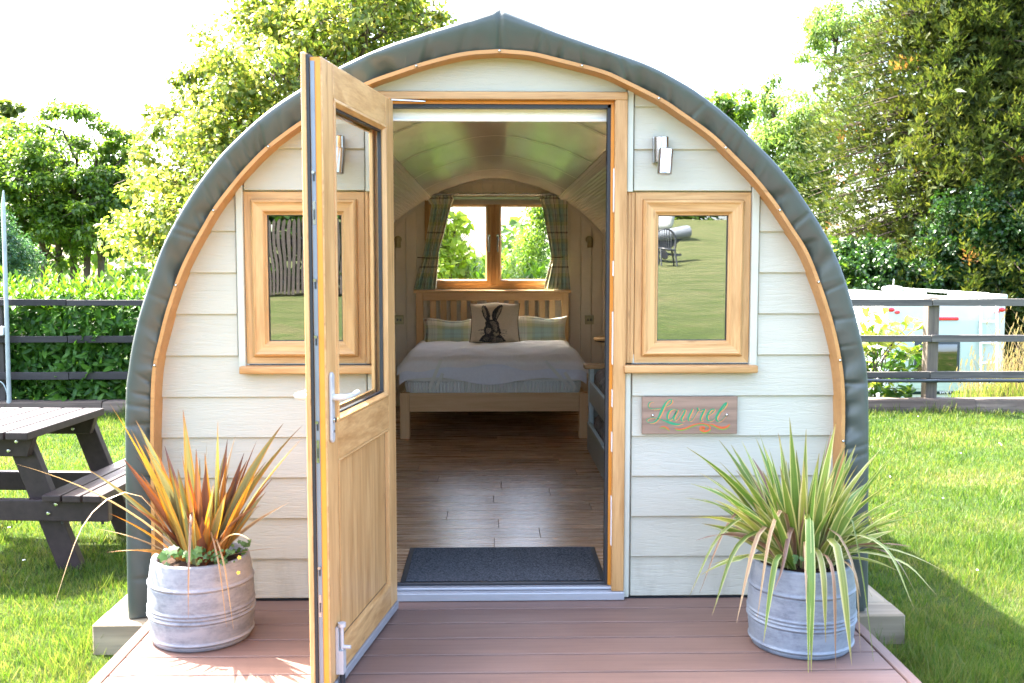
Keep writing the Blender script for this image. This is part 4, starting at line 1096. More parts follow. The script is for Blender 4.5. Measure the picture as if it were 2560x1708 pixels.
def bolster(x0, x1, y0, y1, z0, z1, seed):
    n = 60; mb = MB(); G = []
    r = min(.05, (z1-z0)*.42)
    for j in range(n+1):
        y = y0+(y1-y0)*j/n; e = min(1, min(j, n-j)/3+.55); row = []
        for k in range(24):
            t = 2*math.pi*k/24; cx_, cz_ = math.cos(t), math.sin(t)
            x = (x0+x1)/2 + ((x1-x0)/2)*math.copysign(abs(cx_)**.35, cx_)*e; z = (z0+z1)/2 + ((z1-z0)/2)*math.copysign(abs(cz_)**.5, cz_)*e
            nn = .005*math.sin(y*31+seed+k*2.1)+.004*math.sin(y*57+k*5); row.append((x+nn, y, z+nn))
        G.append(row)
    mb.grid(G, closed=True); b_ = len(mb.v)-24; mb.f += [tuple(range(23, -1, -1)), tuple(b_+i for i in range(24))]; mb.m += [0, 0]; mb.uv += [None, None]
    return mb
single('seat_cushion', 'long grey fur seat cushion on top of the day bed', 'seat cushion', bolster(dbx+.026, dbx+.6, dy0, dy1-.062, .422, .635, 1), M_['fur'], smooth=True, auto=False, loc=(dbx+.3, 5.9, .42))
single('trundle_mattress', 'grey fur covered mattress in the lower drawer of the day bed', 'mattress', bolster(dbx+.02, dbx+.55, dy0, dy1-.08, .08, .325, 5), M_['fur'], smooth=True, auto=False, loc=(dbx+.3, 5.9, .08))
# ------------------------------------------------------------------ barrel planters
def glaze(name, c0, c1, c2):
    m = NB(name); b = m.bsdf(.55, .4); v = m.coords('Object', (1,1,2.5)); n = m.noise(v, 9, 6, .65, .6); v2 = m.coords('Object', (.6,.6,7)); n2 = m.noise(v2, 22, 4, .7)
    n3 = m.noise(m.coords('Object', (1,1,1.6)), 70, 4, .75); f = m.math('MULTIPLY_ADD', n2, .16, m.math('MULTIPLY_ADD', n3, .24, m.math('MULTIPLY', n, .6)))
    m.l(m.ramp(f, [(.34, c2), (.46, c1), (.56, c0)]), b.inputs['Base Color']); m.bump(b, f, .35, .003); return m.mat
M_['pot1'] = glaze('weathered_white_glaze', (.22,.225,.245), (.165,.175,.20), (.09,.098,.12)); M_['pot2'] = glaze('blue_grey_glaze', (.20,.23,.265), (.155,.18,.22), (.085,.10,.13))
M_['soil'] = plain('potting_soil', (.035,.022,.015), .95, .1, var=.5, scale=60, bump=1.0)
def planter(px, pyb, lab, mat, rb):
    g = PZ(px, pyb, 0); c = Vector((P(px, 1400, g.y+rb).x, g.y+rb, 0)); R = .186; H = .298
    prof = []
    ribs = [(.735, .0042, .0055), (.445, .0030, .0045), (.405, .0030, .0045), (.355, .0042, .0055), (.085, .0042, .0055)]
    for k in range(241):
        t = k/240; r = R*(.875+.125*math.sin(math.pi*(.13+.74*t))**.8) if False else R*(.915+.085*(1-((t-.46)/.54)**2)-.03*max(0, (.1-t)/.1)**2)
        for t0, h, w__ in ribs: r += h*math.exp(-((t-t0)*H/w__)**2)*1.3
        for t0, h, w__ in ribs: r -= .0022*math.exp(-(((t-t0)*H+.0085)/.003)**2)
        prof.append((r, t*H))
    prof += [(prof[-1][0]-.004, H+.004), (prof[-1][0]-.014, H+.004), (prof[-1][0]-.022, H-.004), (prof[-1][0]-.022, H-.05)]
    prof = [(prof[0][0]-.012, 0), (prof[0][0]-.003, .004)] + prof[2:]
    t = thing('barrel_planter', lab, 'planter', c, 'barrel shaped planters on the deck')
    o = ob('pot', MB().lathe(prof, c, 72), mat, t, smooth=True, auto=False)
    n = 24; mb = MB(); G = [[(c.x+rr*math.cos(6.2832*j/n), c.y+rr*math.sin(6.2832*j/n), H-.03+.012*rnd.random()+.02*(1-rr/.16)) for j in range(n)] for rr in (.163, .12, .08, .04, .005)]
    mb.grid(G, closed=True); ob('soil', mb, M_['soil'], t, smooth=True)
    return c, H
cL, HL = planter(464, 1498, 'weathered whitish barrel planter at the left of the deck holding the bronze flax', M_['pot1'], .165)
cR, HR = planter(1838, 1516, 'blue grey barrel planter at the right of the deck holding the variegated flax', M_['pot2'], .165)

def blade(base, tip, sag, wd, nseg=9, vfold=.35, twist=0.0, side=None, via=None):
    """sword leaf from base to tip: MB with uv (u across, v along)"""
    base = Vector(base); tip = Vector(tip); d = tip-base; L = d.length
    ctrl = base + Vector((d.x*.35, d.y*.35, d.z*.5+sag*L)); pts = []
    for i in range(nseg+1):
        t = i/nseg; pts.append(base*(1-t)**2 + ctrl*2*t*(1-t) + tip*t*t)
    if via:
        q_ = resample(smooth_curve([tuple(base)]+[tuple(v) for v in via]+[tuple(tip)], 8), nseg+1); pts = [Vector(p) for p in q_]
    G, U = [], []
    sd_ = side or Vector((rnd.uniform(-1,1), rnd.uniform(-1,1), 0)).normalized()
    for i, p in enumerate(pts):
        t = i/nseg; tg = (pts[min(i+1, nseg)]-pts[max(i-1, 0)]).normalized()
        x = tg.cross(Vector((0,0,1))); x = x.normalized() if x.length > .2 else sd_
        x = (x*.35 + (sd_ - tg*sd_.dot(tg))*.65).normalized(); x = (x - tg*x.dot(tg)).normalized()
        if twist: x = Matrix.Rotation(twist*t, 3, tg) @ x
        nn = x.cross(tg); w_ = wd/2*(.55+.75*math.sin(math.pi*min(1, t*.8+.14)))*(1-max(0, (t-.55)/.45)**1.7)+.0006
        G.append([p-x*w_, p-x*w_*.5-nn*w_*vfold*.6, p-nn*w_*vfold, p+x*w_*.5-nn*w_*vfold*.6, p+x*w_]); U.append([(k/4, t) for k in range(5)])
    return MB().grid(G, uv=U)
def flaxmat(name, mid, edge, tipc, stripes=1.0, trans=.35, edgew=.18, scol=None):
    m = NB(name); tc = m.n('ShaderNodeTexCoord'); sp = m.n('ShaderNodeSeparateXYZ'); m.l(tc.outputs['UV'], sp.inputs[0])
    u = m.math('ABSOLUTE', m.math('SUBTRACT', sp.outputs[0], .5)); oi = m.n('ShaderNodeObjectInfo')
    e = m.ramp(u, [(.5-edgew-.03, (0,0,0)), (.5-edgew+.03, (1,1,1))])
    cx_ = m.n('ShaderNodeCombineXYZ'); m.l(m.math('MULTIPLY', sp.outputs[0], 9), cx_.inputs[0]); m.l(m.math('MULTIPLY', sp.outputs[1], .6), cx_.inputs[1]); m.l(m.math('MULTIPLY', oi.outputs['Random'], 40), cx_.inputs[2])
    n = m.noise(cx_.outputs[0], 1.3, 3)
    c = m.mix(m.math('MULTIPLY', m.ramp(n, [(.4, (0,0,0)), (.6, (1,1,1))]), stripes), mid, scol or edge)
    c = m.mix(e, c, edge); c = m.mix(m.ramp(sp.outputs[1], [(.86, (0,0,0)), (1, (.9,.9,.9))]), c, tipc)
    hv = m.n('ShaderNodeHueSaturation'); m.l(c, hv.inputs['Color']); m.l(m.math('MULTIPLY_ADD', oi.outputs['Random'], .5, .75), hv.inputs['Value']); m.l(m.math('MULTIPLY_ADD', oi.outputs['Random'], .03, .485), hv.inputs['Hue'])
    b = m.n('ShaderNodeBsdfPrincipled'); b.inputs['Roughness'].default_value = .38; m.l(hv.outputs[0], b.inputs['Base Color'])
    t = m.n('ShaderNodeBsdfTranslucent'); h2 = m.n('ShaderNodeHueSaturation'); h2.inputs['Value'].default_value = 1.5; h2.inputs['Saturation'].default_value = 1.15; m.l(hv.outputs[0], h2.inputs['Color']); m.l(h2.outputs[0], t.inputs[0])
    mx = m.n('ShaderNodeMixShader'); mx.inputs[0].default_value = trans; m.l(b.outputs[0], mx.inputs[1]); m.l(t.outputs[0], mx.inputs[2]); m.l(mx.outputs[0], m.out.inputs[0]); return m.mat
F_or = flaxmat('flax_orange', (.30,.155,.032), (.38,.16,.03), (.16,.055,.03), .8, trans=.22, scol=(.20,.15,.05))
F_ol = flaxmat('flax_olive', (.17,.165,.062), (.27,.17,.04), (.14,.06,.03), .8, trans=.22, scol=(.10,.115,.055))
F_br = flaxmat('flax_bronze', (.17,.075,.038), (.23,.09,.03), (.08,.035,.025), .6, trans=.22, scol=(.11,.06,.045))
F_gr = flaxmat('flax_green', (.10,.17,.032), (.42,.42,.15), (.25,.20,.08), .55, trans=.28, scol=(.16,.235,.04), edgew=.13)
F_yl = flaxmat('flax_yellow', (.28,.31,.07), (.50,.48,.22), (.32,.22,.10), .8, trans=.28, scol=(.12,.175,.035), edgew=.16)
F_dead = flaxmat('flax_dead', (.26,.16,.09), (.34,.24,.14), (.2,.13,.08), .8, scol=(.17,.095,.06), trans=.2)

def flax(name, lab, c, H, specs, n_auto, auto):
    t = thing(name, lab, 'plant', (c.x, c.y, H-.03))
    for (tx, ty, dy, sag, wd, mt) in specs:
        wd *= .86; tip = P(tx, ty, c.y+dy); a = math.atan2(tip.y-c.y, tip.x-c.x); rb = rnd.uniform(.01, .07)
        b_ = Vector((c.x+math.cos(a)*rb, c.y+math.sin(a)*rb, H-.04))
        if tip.z < H-.02:                                   # arching down over the rim
            hd = math.hypot(tip.x-c.x, tip.y-c.y); rim = .20
            if hd < .235: tip.x = c.x+math.cos(a)*.235; tip.y = c.y+math.sin(a)*.235; hd = .235
            b_ = Vector((c.x+math.cos(a)*.06, c.y+math.sin(a)*.06, H-.03)); hh = min(.16, .05+sag*.2)*rnd.uniform(.35, 1.9)
            r1 = (min(hd*.55+.02, .19) if hd > .3 else .15)*rnd.uniform(.7, 1.1); r2 = max(rim+.012, hd*.75)
            v1 = Vector((c.x+math.cos(a)*r1, c.y+math.sin(a)*r1, H+hh)); v2 = Vector((c.x+math.cos(a)*r2, c.y+math.sin(a)*r2, H+.02 if hd < .3 else H+hh*.75))
            ob('leaf', blade(b_, tip, sag, wd, 14, twist=rnd.uniform(-.2, .2), side=Vector((-math.sin(a), math.cos(a), 0)), via=[v1, v2]), mt, t, smooth=True, auto=False); continue
        ob('leaf', blade(b_, tip, sag, wd, 11, twist=rnd.uniform(-.5, .5)), mt, t, smooth=True, auto=False)
    for k in range(n_auto):
        az, el, L, sag, wd, mt = auto(k); rb = rnd.uniform(.005, .08)
        b_ = Vector((c.x+math.cos(az)*rb, c.y+math.sin(az)*rb, H-.04)); tip = b_+Vector((math.cos(az)*math.cos(el), math.sin(az)*math.cos(el), math.sin(el)))*L
        ob('leaf', blade(b_, tip, sag, wd, 8, twist=rnd.uniform(-.6, .6)), mt, t, smooth=True, auto=False)
    return t
W = .030
specL = [(252,926,-.12,.02,.036,F_or),(312,965,.05,.02,.026,F_ol),(193,1072,-.10,.05,.034,F_ol),(420,940,-.05,.0,.034,F_ol),(500,966,.0,.0,.028,F_ol),(522,1008,.1,0,.022,F_br),(650,972,-.05,.06,.028,F_ol),(694,976,.05,.07,.022,F_ol),(693,1006,-.12,.03,.030,F_ol),
 (450,1030,-.12,0,.026,F_br),(430,1075,-.16,0,.030,F_br),(470,1040,-.02,0,.026,F_or),(560,1040,.05,.0,.026,F_br),(610,1060,-.02,.02,.030,F_ol),(585,1090,-.1,.0,.028,F_or),(624,1100,-.05,0,.024,F_br),(300,985,-.05,.03,.034,F_or),(330,1020,-.12,.02,.034,F_ol),
 (285,1150,-.14,.05,.036,F_br),(310,1040,.08,.04,.030,F_br),(350,1040,.05,.0,.028,F_ol),(385,1050,-.14,0,.032,F_ol),(400,1090,.0,0,.03,F_br),(360,1090,-.18,.0,.030,F_or),(250,1178,-.05,.06,.024,F_or),(246,1268,-.12,.16,.020,F_or),(490,1110,-.20,0,.030,F_ol),(520,1130,-.18,.0,.030,F_ol),
 (545,1085,.10,0,.028,F_ol),(575,1240,-.20,.42,.018,F_dead),(600,1160,-.12,.20,.016,F_dead),(445,1180,-.20,.0,.028,F_or),(410,1130,-.2,.0,.03,F_ol),(480,1185,-.18,0,.026,F_or),(330,1140,.02,.02,.03,F_br),(500,1215,-.15,0,.024,F_br),(475,1015,.12,0,.024,F_ol),(540,1000,.04,.0,.018,F_dead),(590,1010,.12,.03,.024,F_br),
 (40,1066,-.12,.10,.010,F_dead),(116,1412,-.25,.42,.008,F_dead),(432,1420,-.24,.30,.007,F_dead),(536,1445,-.24,.26,.004,F_dead),(520,1440,-.24,.28,.004,F_dead),(662,1258,-.05,.10,.008,F_dead),(665,1153,-.02,.06,.012,F_dead),(230,1215,-.1,.1,.010,F_dead)]
def autoL(k):
    az = rnd.uniform(0, 6.28); mt = rnd.choice([F_or, F_ol, F_ol, F_br, F_br]); return az, math.radians(rnd.uniform(52, 86)), rnd.uniform(.22, .48), .0, rnd.uniform(.022, .034), mt
flax('flax_plant', 'bronze orange flax with upright sword leaves in the left planter', cL, HL, specL, 42, autoL)
specR = [(1575,1026,-.05,.10,.022,F_gr),(1572,1142,-.12,.18,.022,F_gr),(1574,1190,-.2,.26,.02,F_yl),(1700,1012,.0,.03,.026,F_gr),(1742,990,.05,.02,.022,F_gr),(1735,1005,-.1,.02,.022,F_yl),(1812,958,-.05,.0,.026,F_gr),(1812,1010,.1,0,.024,F_gr),(1850,985,.05,0,.022,F_yl),(1918,972,-.05,.03,.028,F_yl),(1900,1000,.08,.02,.024,F_gr),
 (1968,1042,.0,.04,.022,F_gr),(2022,1068,-.05,.06,.026,F_gr),(1985,1095,.1,.04,.024,F_gr),(2055,1142,-.1,.08,.028,F_gr),(2145,1165,.0,.14,.020,F_yl),(2110,1130,.08,.10,.018,F_gr),(2168,1312,-.12,.40,.020,F_yl),(2150,1366,-.20,.45,.018,F_yl),(2098,1398,-.20,.42,.022,F_yl),(2108,1372,-.1,.38,.016,F_dead),(2060,1310,-.16,.34,.024,F_yl),
 (1650,1010,.06,.08,.020,F_gr),(1620,1060,-.02,.10,.022,F_gr),(1605,1085,.08,.12,.018,F_yl),(1585,1110,-.15,.16,.022,F_gr),(1608,1320,-.14,.34,.018,F_yl),(1598,1240,-.2,.30,.016,F_dead),(1582,1368,-.2,.42,.014,F_gr),(1634,1412,-.2,.42,.018,F_gr),(1690,1430,-.24,.40,.014,F_dead),(1605,1362,-.1,.36,.012,F_dead),(1628,1300,.0,.34,.016,F_yl),
 (1855,1562,-.27,.34,.016,F_gr),(1862,1545,-.26,.36,.024,F_gr),(1955,1528,-.26,.36,.028,F_yl),(1895,1475,-.25,.34,.018,F_yl),(1918,1536,-.24,.3,.010,F_dead),(1752,1475,-.24,.40,.018,F_gr),(1738,1418,-.24,.36,.012,F_dead),(1776,1355,-.24,.30,.014,F_dead),(1850,1385,-.24,.28,.010,F_dead),(1975,1370,-.2,.24,.012,F_dead),(2010,1560,-.18,.42,.010,F_gr),(1975,1500,-.2,.4,.012,F_dead),
 (2050,1240,-.05,.20,.02,F_gr),(2085,1190,.02,.14,.022,F_gr),(2030,1180,-.12,.12,.024,F_gr),(2092,1255,-.1,.26,.012,F_dead),(2060,1330,-.02,.30,.012,F_dead),(1985,1225,-.18,.16,.022,F_yl),(1750,1080,-.15,.0,.030,F_gr),(1790,1070,-.18,.0,.030,F_gr),(1845,1060,-.18,0,.028,F_yl),(1895,1095,-.15,.02,.028,F_gr),(1690,1080,-.15,.05,.026,F_gr),
 (1640,1120,-.15,.10,.024,F_gr),(1720,1090,.1,.03,.024,F_yl),(1940,1075,-.12,.03,.028,F_yl),(1990,1130,-.16,.06,.028,F_gr),(1680,1165,-.2,.10,.026,F_yl),(1612,1145,.0,.16,.018,F_gr),(1880,1040,-.1,.0,.024,F_gr),(1765,1030,-.02,.0,.024,F_gr),(1790,1000,.02,0,.020,F_yl),(1730,1165,-.2,.02,.026,F_gr),(1760,1140,-.22,.0,.03,F_gr),(1920,1150,-.2,.05,.028,F_gr)]
def autoR(k):
    az = rnd.uniform(0, 6.28); mt = rnd.choice([F_gr, F_gr, F_gr, F_yl, F_yl, F_dead if k % 5 == 0 else F_gr]); el = rnd.uniform(22, 84)
    if math.sin(az) < -.6 and el < 66: az = -az
    return az, math.radians(el), rnd.uniform(.26, .50), .04+.12*(1-el/84), rnd.uniform(.018, .028), mt
flax('flax_plant', 'green and cream variegated flax with arching leaves in the right planter', cR, HR, specR, 135, autoR)

# herbs and weeds at the rim of the left pot
M_['herb'] = leafmat('herb_leaf', [(.03,.07,.015), (.055,.12,.025), (.09,.17,.04)], .3)
def lobed(cx_, cy_, cz_, r, nrm, mb):
    n = 10; D = Vector(nrm).normalized(); a = D.cross(Vector((0,0,1))); a = a.normalized() if a.length > .1 else Vector((1,0,0)); b_ = D.cross(a); vs = [(cx_, cy_, cz_)]
    for i in range(n):
        t = 6.283*i/n; rr = r*(1 if i % 2 == 0 else .62); q = Vector((cx_, cy_, cz_))+a*math.cos(t)*rr+b_*math.sin(t)*rr+D*(-.1*rr); vs.append(tuple(q))
    mb.add(vs, [(0, i+1, (i+1) % n+1) for i in range(n)])
hp = thing('weed', 'small leafy green weeds growing at the rim of the left planter', 'plant', (cL.x, cL.y-.13, HL))
for k in range(64):
    if k < 14: px, py, r = rnd.uniform(360, 470), rnd.uniform(1255, 1300), rnd.uniform(.014, .026)
    elif k < 50: px, py, r = rnd.uniform(455, 545), rnd.uniform(1262, 1298), rnd.uniform(.005, .012)
    else: px, py, r = rnd.uniform(530, 578), rnd.uniform(1240, 1270), rnd.uniform(.008, .013)
    ya = cL.y-.15 if k < 50 else cL.y-.03
    p = P(px, py, ya+rnd.uniform(-.02, .03)); mb = MB(); lobed(p.x, p.y, max(p.z, HL-.02), r, (rnd.uniform(-.5,.5), -1, rnd.uniform(.2, 1.2)), mb); ob('leaf', mb, M_['herb'], hp)
fl = MB(); p = P(597, 1396, cL.y-.16); p = P(596, 1395, cL.y-.16)
for q_ in ((597, 1394), (595, 1432)):
    p = P(q_[0]*.0+ (1646*.3633)/1.08936 if q_[1] == 1394 else (1640*.3633)/1.08936, q_[1]/1.08936, cL.y-.17); lobed(p.x, p.y, p.z, .008, (0,-1,.3), fl)
ob('flower', fl, plain('yellow_petal', (.75,.45,.03), .6), hp)
hp2 = thing('clover', 'tiny clover sprig beside the variegated flax leaves', 'plant', (cR.x, cR.y-.14, HR))
for k in range(7):
    p = P(1834+rnd.uniform(-12, 12), 1283+rnd.uniform(-8, 8), cR.y-.15); mb = MB(); lobed(p.x, p.y, p.z, .009, (rnd.uniform(-.4,.4), -1, .6), mb); ob('leaf', mb, M_['herb'], hp2)

# ------------------------------------------------------------------ picnic table
ang = math.radians(-5.1+1.2); e1 = Vector((math.sin(-ang), math.cos(ang), 0)); e2 = Vector((math.cos(ang), -math.sin(-ang), 0))
O = PZ(101.6/1.08936, 1236/1.08936, .30); O = Vector((PZ(95, 1137, .24).x, PZ(95, 1137, .24).y, GZ))   # inner near corner of the right seat
pt = thing('picnic_table', 'dark brown recycled plastic picnic table on the lawn beside the pod', 'picnic table', O)
def W_(a, b_, z): v = O + e2*a + e1*b_; return (v.x, v.y, z)
def pbox(a0, a1, b0, b1, z0, z1, name='tabletop_board', bev=.006):
    mb = MB(); vs = [W_(a, b_, z) for z in (z0, z1) for a, b_ in ((a0,b0),(a1,b0),(a1,b1),(a0,b1))]
    mb.add(vs, [(0,3,2,1),(4,5,6,7),(0,1,5,4),(1,2,6,5),(2,3,7,6),(3,0,4,7)]); return ob(name, mb, M_['picnic'], pt, bev=bev, seg=2)
TT = .556; SH = .24
tE = (Vector((PZ(62, 993, TT).x, PZ(62, 993, TT).y, 0))-Vector((O.x, O.y, 0))); aT, bT = tE.dot(e2), tE.dot(e1)      # near right corner of the top
tF = (Vector((PZ(252, 937, TT).x, PZ(252, 937, TT).y, 0))-Vector((O.x, O.y, 0))); LT = max(.8, tF.dot(e1)-bT)
for k in range(7):
    a1_ = aT-k*.118; pbox(a1_-.107, a1_, bT, bT+LT, TT-.038, TT)
for k in range(3): pbox(.0+k*.100, .090+k*.100, .0, LT*1.25, SH-.035, SH, 'seat_board')
aM = aT-.41                                             # middle of the table
for k in range(3): pbox(2*aM-.092-k*.098, 2*aM-k*.098, .0, LT*1.25, SH-.035, SH, 'seat_board')
bn, bf = .10, .10+LT*.80
def solve(b_, z, px):
    lo, hi = -2.0, 1.0
    for _ in range(40):
        md = (lo+hi)/2; v = np.array(W_(md, b_, z))-np.array([0,0,CAM_H]); sx_ = (1280+FPX*(v@RT)/(v@FW))/1.08936
        lo, hi = (md, hi) if sx_ < px else (lo, md)
    return md
fa = solve(bn, GZ, 166); ta_ = solve(bn, TT-.14, 55); sl_ = (fa-ta_)/(TT-.14-GZ); ta_ = fa-sl_*(TT-.04-GZ)
for bb in (bn, bf):
    for s in (-1, 1):
        foot = aM+s*(fa-aM); topx = aM+s*(ta_-aM)
        mb = MB(); wl = .062
        vs = []
        for b_ in (bb, bb+.05):
            for a, z in ((foot-wl, GZ-.02), (foot+wl, GZ-.02), (topx+wl, TT-.04), (topx-wl, TT-.04)): vs.append(W_(a, b_, z))
        mb.add(vs, [(0,1,2,3),(7,6,5,4),(0,4,5,1),(1,5,6,2),(2,6,7,3),(3,7,4,0)]); ob('leg', mb, M_['picnic'], pt, bev=.005, seg=2)
    off = -.048
    pbox(2*aM-.30, .30, bb+off, bb-.002, SH-.036-.105, SH-.0365, 'seat_beam')
    mb = MB(); vs = []
    for b_ in (bb+off, bb-.002):
        for a, z in ((2*aM-aT+.03+.04, TT-.14), (aT-.07, TT-.14), (aT-.035, TT-.0385), (2*aM-aT+.04, TT-.0385)): vs.append(W_(a, b_, z))
    mb.add(vs, [(0,1,2,3),(7,6,5,4),(0,4,5,1),(1,5,6,2),(2,6,7,3),(3,7,4,0)]); ob('top_beam', mb, M_['picnic'], pt, bev=.004)
    for a, z in ((.045, SH-.055), (.005, SH-.10), (aT-.12, TT-.065), (aT-.16, TT-.11)):
        p = W_(a, bb+off-.001, z); ob('bolt', MB().lathe([(.012, 0), (.0115, .004), (.007, .009), (.001, .010)], p, 12, 'y'), M_['bolt'], pt, smooth=True)
    for a in (.06, .16, .26):
        p = W_(a, bb-.025, SH-.145); ob('bolt', MB().lathe([(.008, -.012), (.008, 0)], p, 8), M_['gasket'], pt)

# ------------------------------------------------------------------ fences
YFN = 10.0
def fence(px_a, px_b, rails, lab, dark, posts, joint, name='post_and_rail_fence'):
    t = thing(name, lab, 'fence', (XX((px_a+px_b)/2, YFN), YFN, GZ))
    mr, mp = (M_['raildark'], M_['postdark']) if dark else (M_['rail'], M_['post'])
    for (ya, yb) in rails:
        z1_, z0_ = ZZ(ya, YFN, (px_a+px_b)/2), ZZ(yb, YFN, (px_a+px_b)/2)
        xs = [XX(px_a, YFN)] + [XX(j, YFN) for j in joint] + [XX(px_b, YFN)]
        for a, c in zip(xs[:-1], xs[1:]):
            dz = rnd.uniform(-.003, .003); mb = MB()
            n = 5; G = []
            for i in range(n+1):
                x = a+.003+(c-a-.006)*i/n; wv_ = rnd.uniform(-.003, .003); G.append([(x, YFN, z0_+dz+wv_), (x, YFN+.04, z0_+dz+wv_), (x, YFN+.04, z1_+dz-wv_), (x, YFN, z1_+dz-wv_)])
            mb.grid(G, closed=True); mb.f += [(3,2,1,0), (n*4, n*4+1, n*4+2, n*4+3)]; mb.m += [0,0]; mb.uv += [None, None]
            ob('rail', mb, mr, t, bev=.003)
    for p in posts:
        x0_, x1_ = p; zt_ = ZZ(684, YFN, x0_); a = XX(x0_, YFN+.04, 800); c = XX(x1_, YFN+.04, 800)
        ob('post', MB().box((a, YFN+.041, GZ-.2), (c, YFN+.041+.12, zt_)), mp, t, bev=.006)
    return t
fence(-500, 640, ((688,702),(772,787),(855,871)), 'dark weathered rail fence in front of the laurel hedge', True, ((-24,8),), (150,), )
fR = fence(1550, 2900, ((687,703),(769.5,785.5),(853,868.5)), 'grey weathered post and rail fence in front of the motorhome', False, ((2128,2154),(2690,2720),(1600,1626)), (2142,))
def beam(px_a, px_b, pya, pyb, lab, cuts, mat):
    xs = [XX(px_a, YFN)] + [XX(c, YFN) for c in cuts] + [XX(px_b, YFN)]
    t = thing('sleeper_edging', lab, 'sleeper', (xs[0], YFN, GZ), 'old railway sleepers along the foot of the fence')
    zt_ = ZZ(pya, YFN-.08, (px_a+px_b)/2)
    for a, c in zip(xs[:-1], xs[1:]):
        n = 14; G = []
        for i in range(n+1):
            x = a+.004+(c-a-.008)*i/n; w1, w2, w3 = rnd.uniform(-.008,.008), rnd.uniform(-.01,.012), rnd.uniform(-.01,.01)
            G.append([(x, YFN-.10+w1, GZ-.06), (x, YFN-.095+w3, zt_-.07), (x, YFN-.08+w3, zt_-.012+w2*.4), (x, YFN-.065+w3, zt_+w2*.5), (x, YFN+.10, zt_+w1*.5), (x, YFN+.12, GZ-.06)])
        mb = MB().grid(G, closed=True); mb.f += [(5,4,3,2,1,0), tuple(n*6+i for i in range(6))]; mb.m += [0,0]; mb.uv += [None,None]
        ob('sleeper', mb, mat, t, smooth=False, bev=0)
beam(-500, 640, 923, 960, 'dark old sleepers along the foot of the hedge on the left', (232,), M_['oldsleeper'])
beam(1550, 2900, 917, 950, 'brown old sleepers along the lawn edge on the right', (2240,), M_['oldsleeper'])
# water pipe tied under the lowest rail
pp = thing('water_pipe', 'black plastic water pipe tied under the lowest rail of the right fence', 'pipe', (XX(2100, YFN-.02), YFN-.02, ZZ(874, YFN-.02)))
pts = [P(px, 872+1.8*i+.8*math.sin(px*.01), YFN-.02) for i, px in enumerate(range(1560, 2900, 60))]
pts = [P(px, 873+(px-1980)*.0045+.7*math.sin(px*.013), YFN-.022) for px in range(1560, 2900, 40)]
ob('pipe', MB().tube(pts, .019, 12), plain('black_pipe', (.02,.025,.03), .28, .6), pp, smooth=True)
for px in (1905, 2009, 2082, 2150, 2204, 2270, 2338): 
    p = P(px, 873.2+(px-1980)*.0045, YFN-.022); ob('cable_tie', MB().tube([(p.x-.004, p.y, p.z), (p.x+.004, p.y, p.z)], .0205, 12), M_['gasket'], pp)
# far left: pale pole, white box with a cable
single('pole', 'slim pale pole standing at the left edge behind the picnic table', 'pole', MB().tube([(XX(7, 9.9, 690), 9.94, -.2), (XX(4, 9.9, 500), 9.94, ZZ(470, 9.9)), (XX(3.5, 9.9, 440), 9.94, ZZ(438, 9.9))], [.022, .020, .006], 12), plain('pale_pole', (.30,.33,.33), .4), smooth=True, loc=(XX(5, 9.9), 9.94, -.2))
bb_ = P(4, 759, 9.95); eb = thing('junction_box', 'white junction box with a loose cable on the fence post at the left edge', 'electrical box', bb_)
ob('box', MB().box((bb_.x-.10, bb_.y-.04, bb_.z-.045), (bb_.x+.028, bb_.y+.02, bb_.z+.045)), M_['white_plastic'], eb, bev=.008)
ob('cable', MB().tube(smooth_curve([tuple(P(a, b_, 9.93)) for a, b_ in ((-6,872),(6,880),(14,895),(17,912),(16,925))], 5), .006, 6), plain('grey_cable', (.3,.36,.36), .5), eb, smooth=True)
# ------------------------------------------------------------------ ground
def gh(x, y):
    if y > 10.4: z = GZ - 1.95*min(1, (y-10.4)/6.5)
    elif y < -1: z = GZ + .075*min(55, -1-y)
    else: z = GZ
    return z + .006*math.sin(x*2.1+y*1.3) + .004*math.sin(x*5.3-y*3.7)
gx = [-400,-200,-100,-50,-30] + list(np.linspace(-20, 20, 81)) + [30,50,100,200,400]
gy = [-400,-200,-100,-56,-40,-30,-20,-12,-6,-3,-1] + list(np.linspace(0, 10.4, 42)) + [11,12,13,14,15,16,16.9,20,30,50,100,200,400]
m = NB('lawn_soil'); b = m.bsdf(.95, .1); v = m.coords(); n = m.noise(v, 1.1, 6, .6); n2 = m.noise(v, 30, 5, .75)
c = m.ramp(n, [(.38, (.035,.06,.012)), (.52, (.055,.085,.018)), (.64, (.12,.105,.05))])
sy = m.n('ShaderNodeSeparateXYZ'); m.l(v, sy.inputs[0]); c = m.mix(m.ramp(m.math('MULTIPLY_ADD', sy.outputs[1], -.06, 0), [(.1, (0,0,0)), (.75, (.75,.75,.75))]), c, m.ramp(m.noise(m.coords('Object', (.5,1.6,1)), 1.6, 5, .7), [(.35, (.06,.075,.028)), (.65, (.15,.135,.075))]))
m.l(m.mix(m.math('MULTIPLY', n2, .5), c, (.03,.06,.01)), b.inputs['Base Color']); m.bump(b, m.noise(v, 60, 5, .8), 1, .03); M_['lawn'] = m.mat
single('lawn', None, None, MB().grid([[(x, y, gh(x, y)) for y in gy] for x in gx]), M_['lawn'], kind='structure', smooth=True, auto=False)

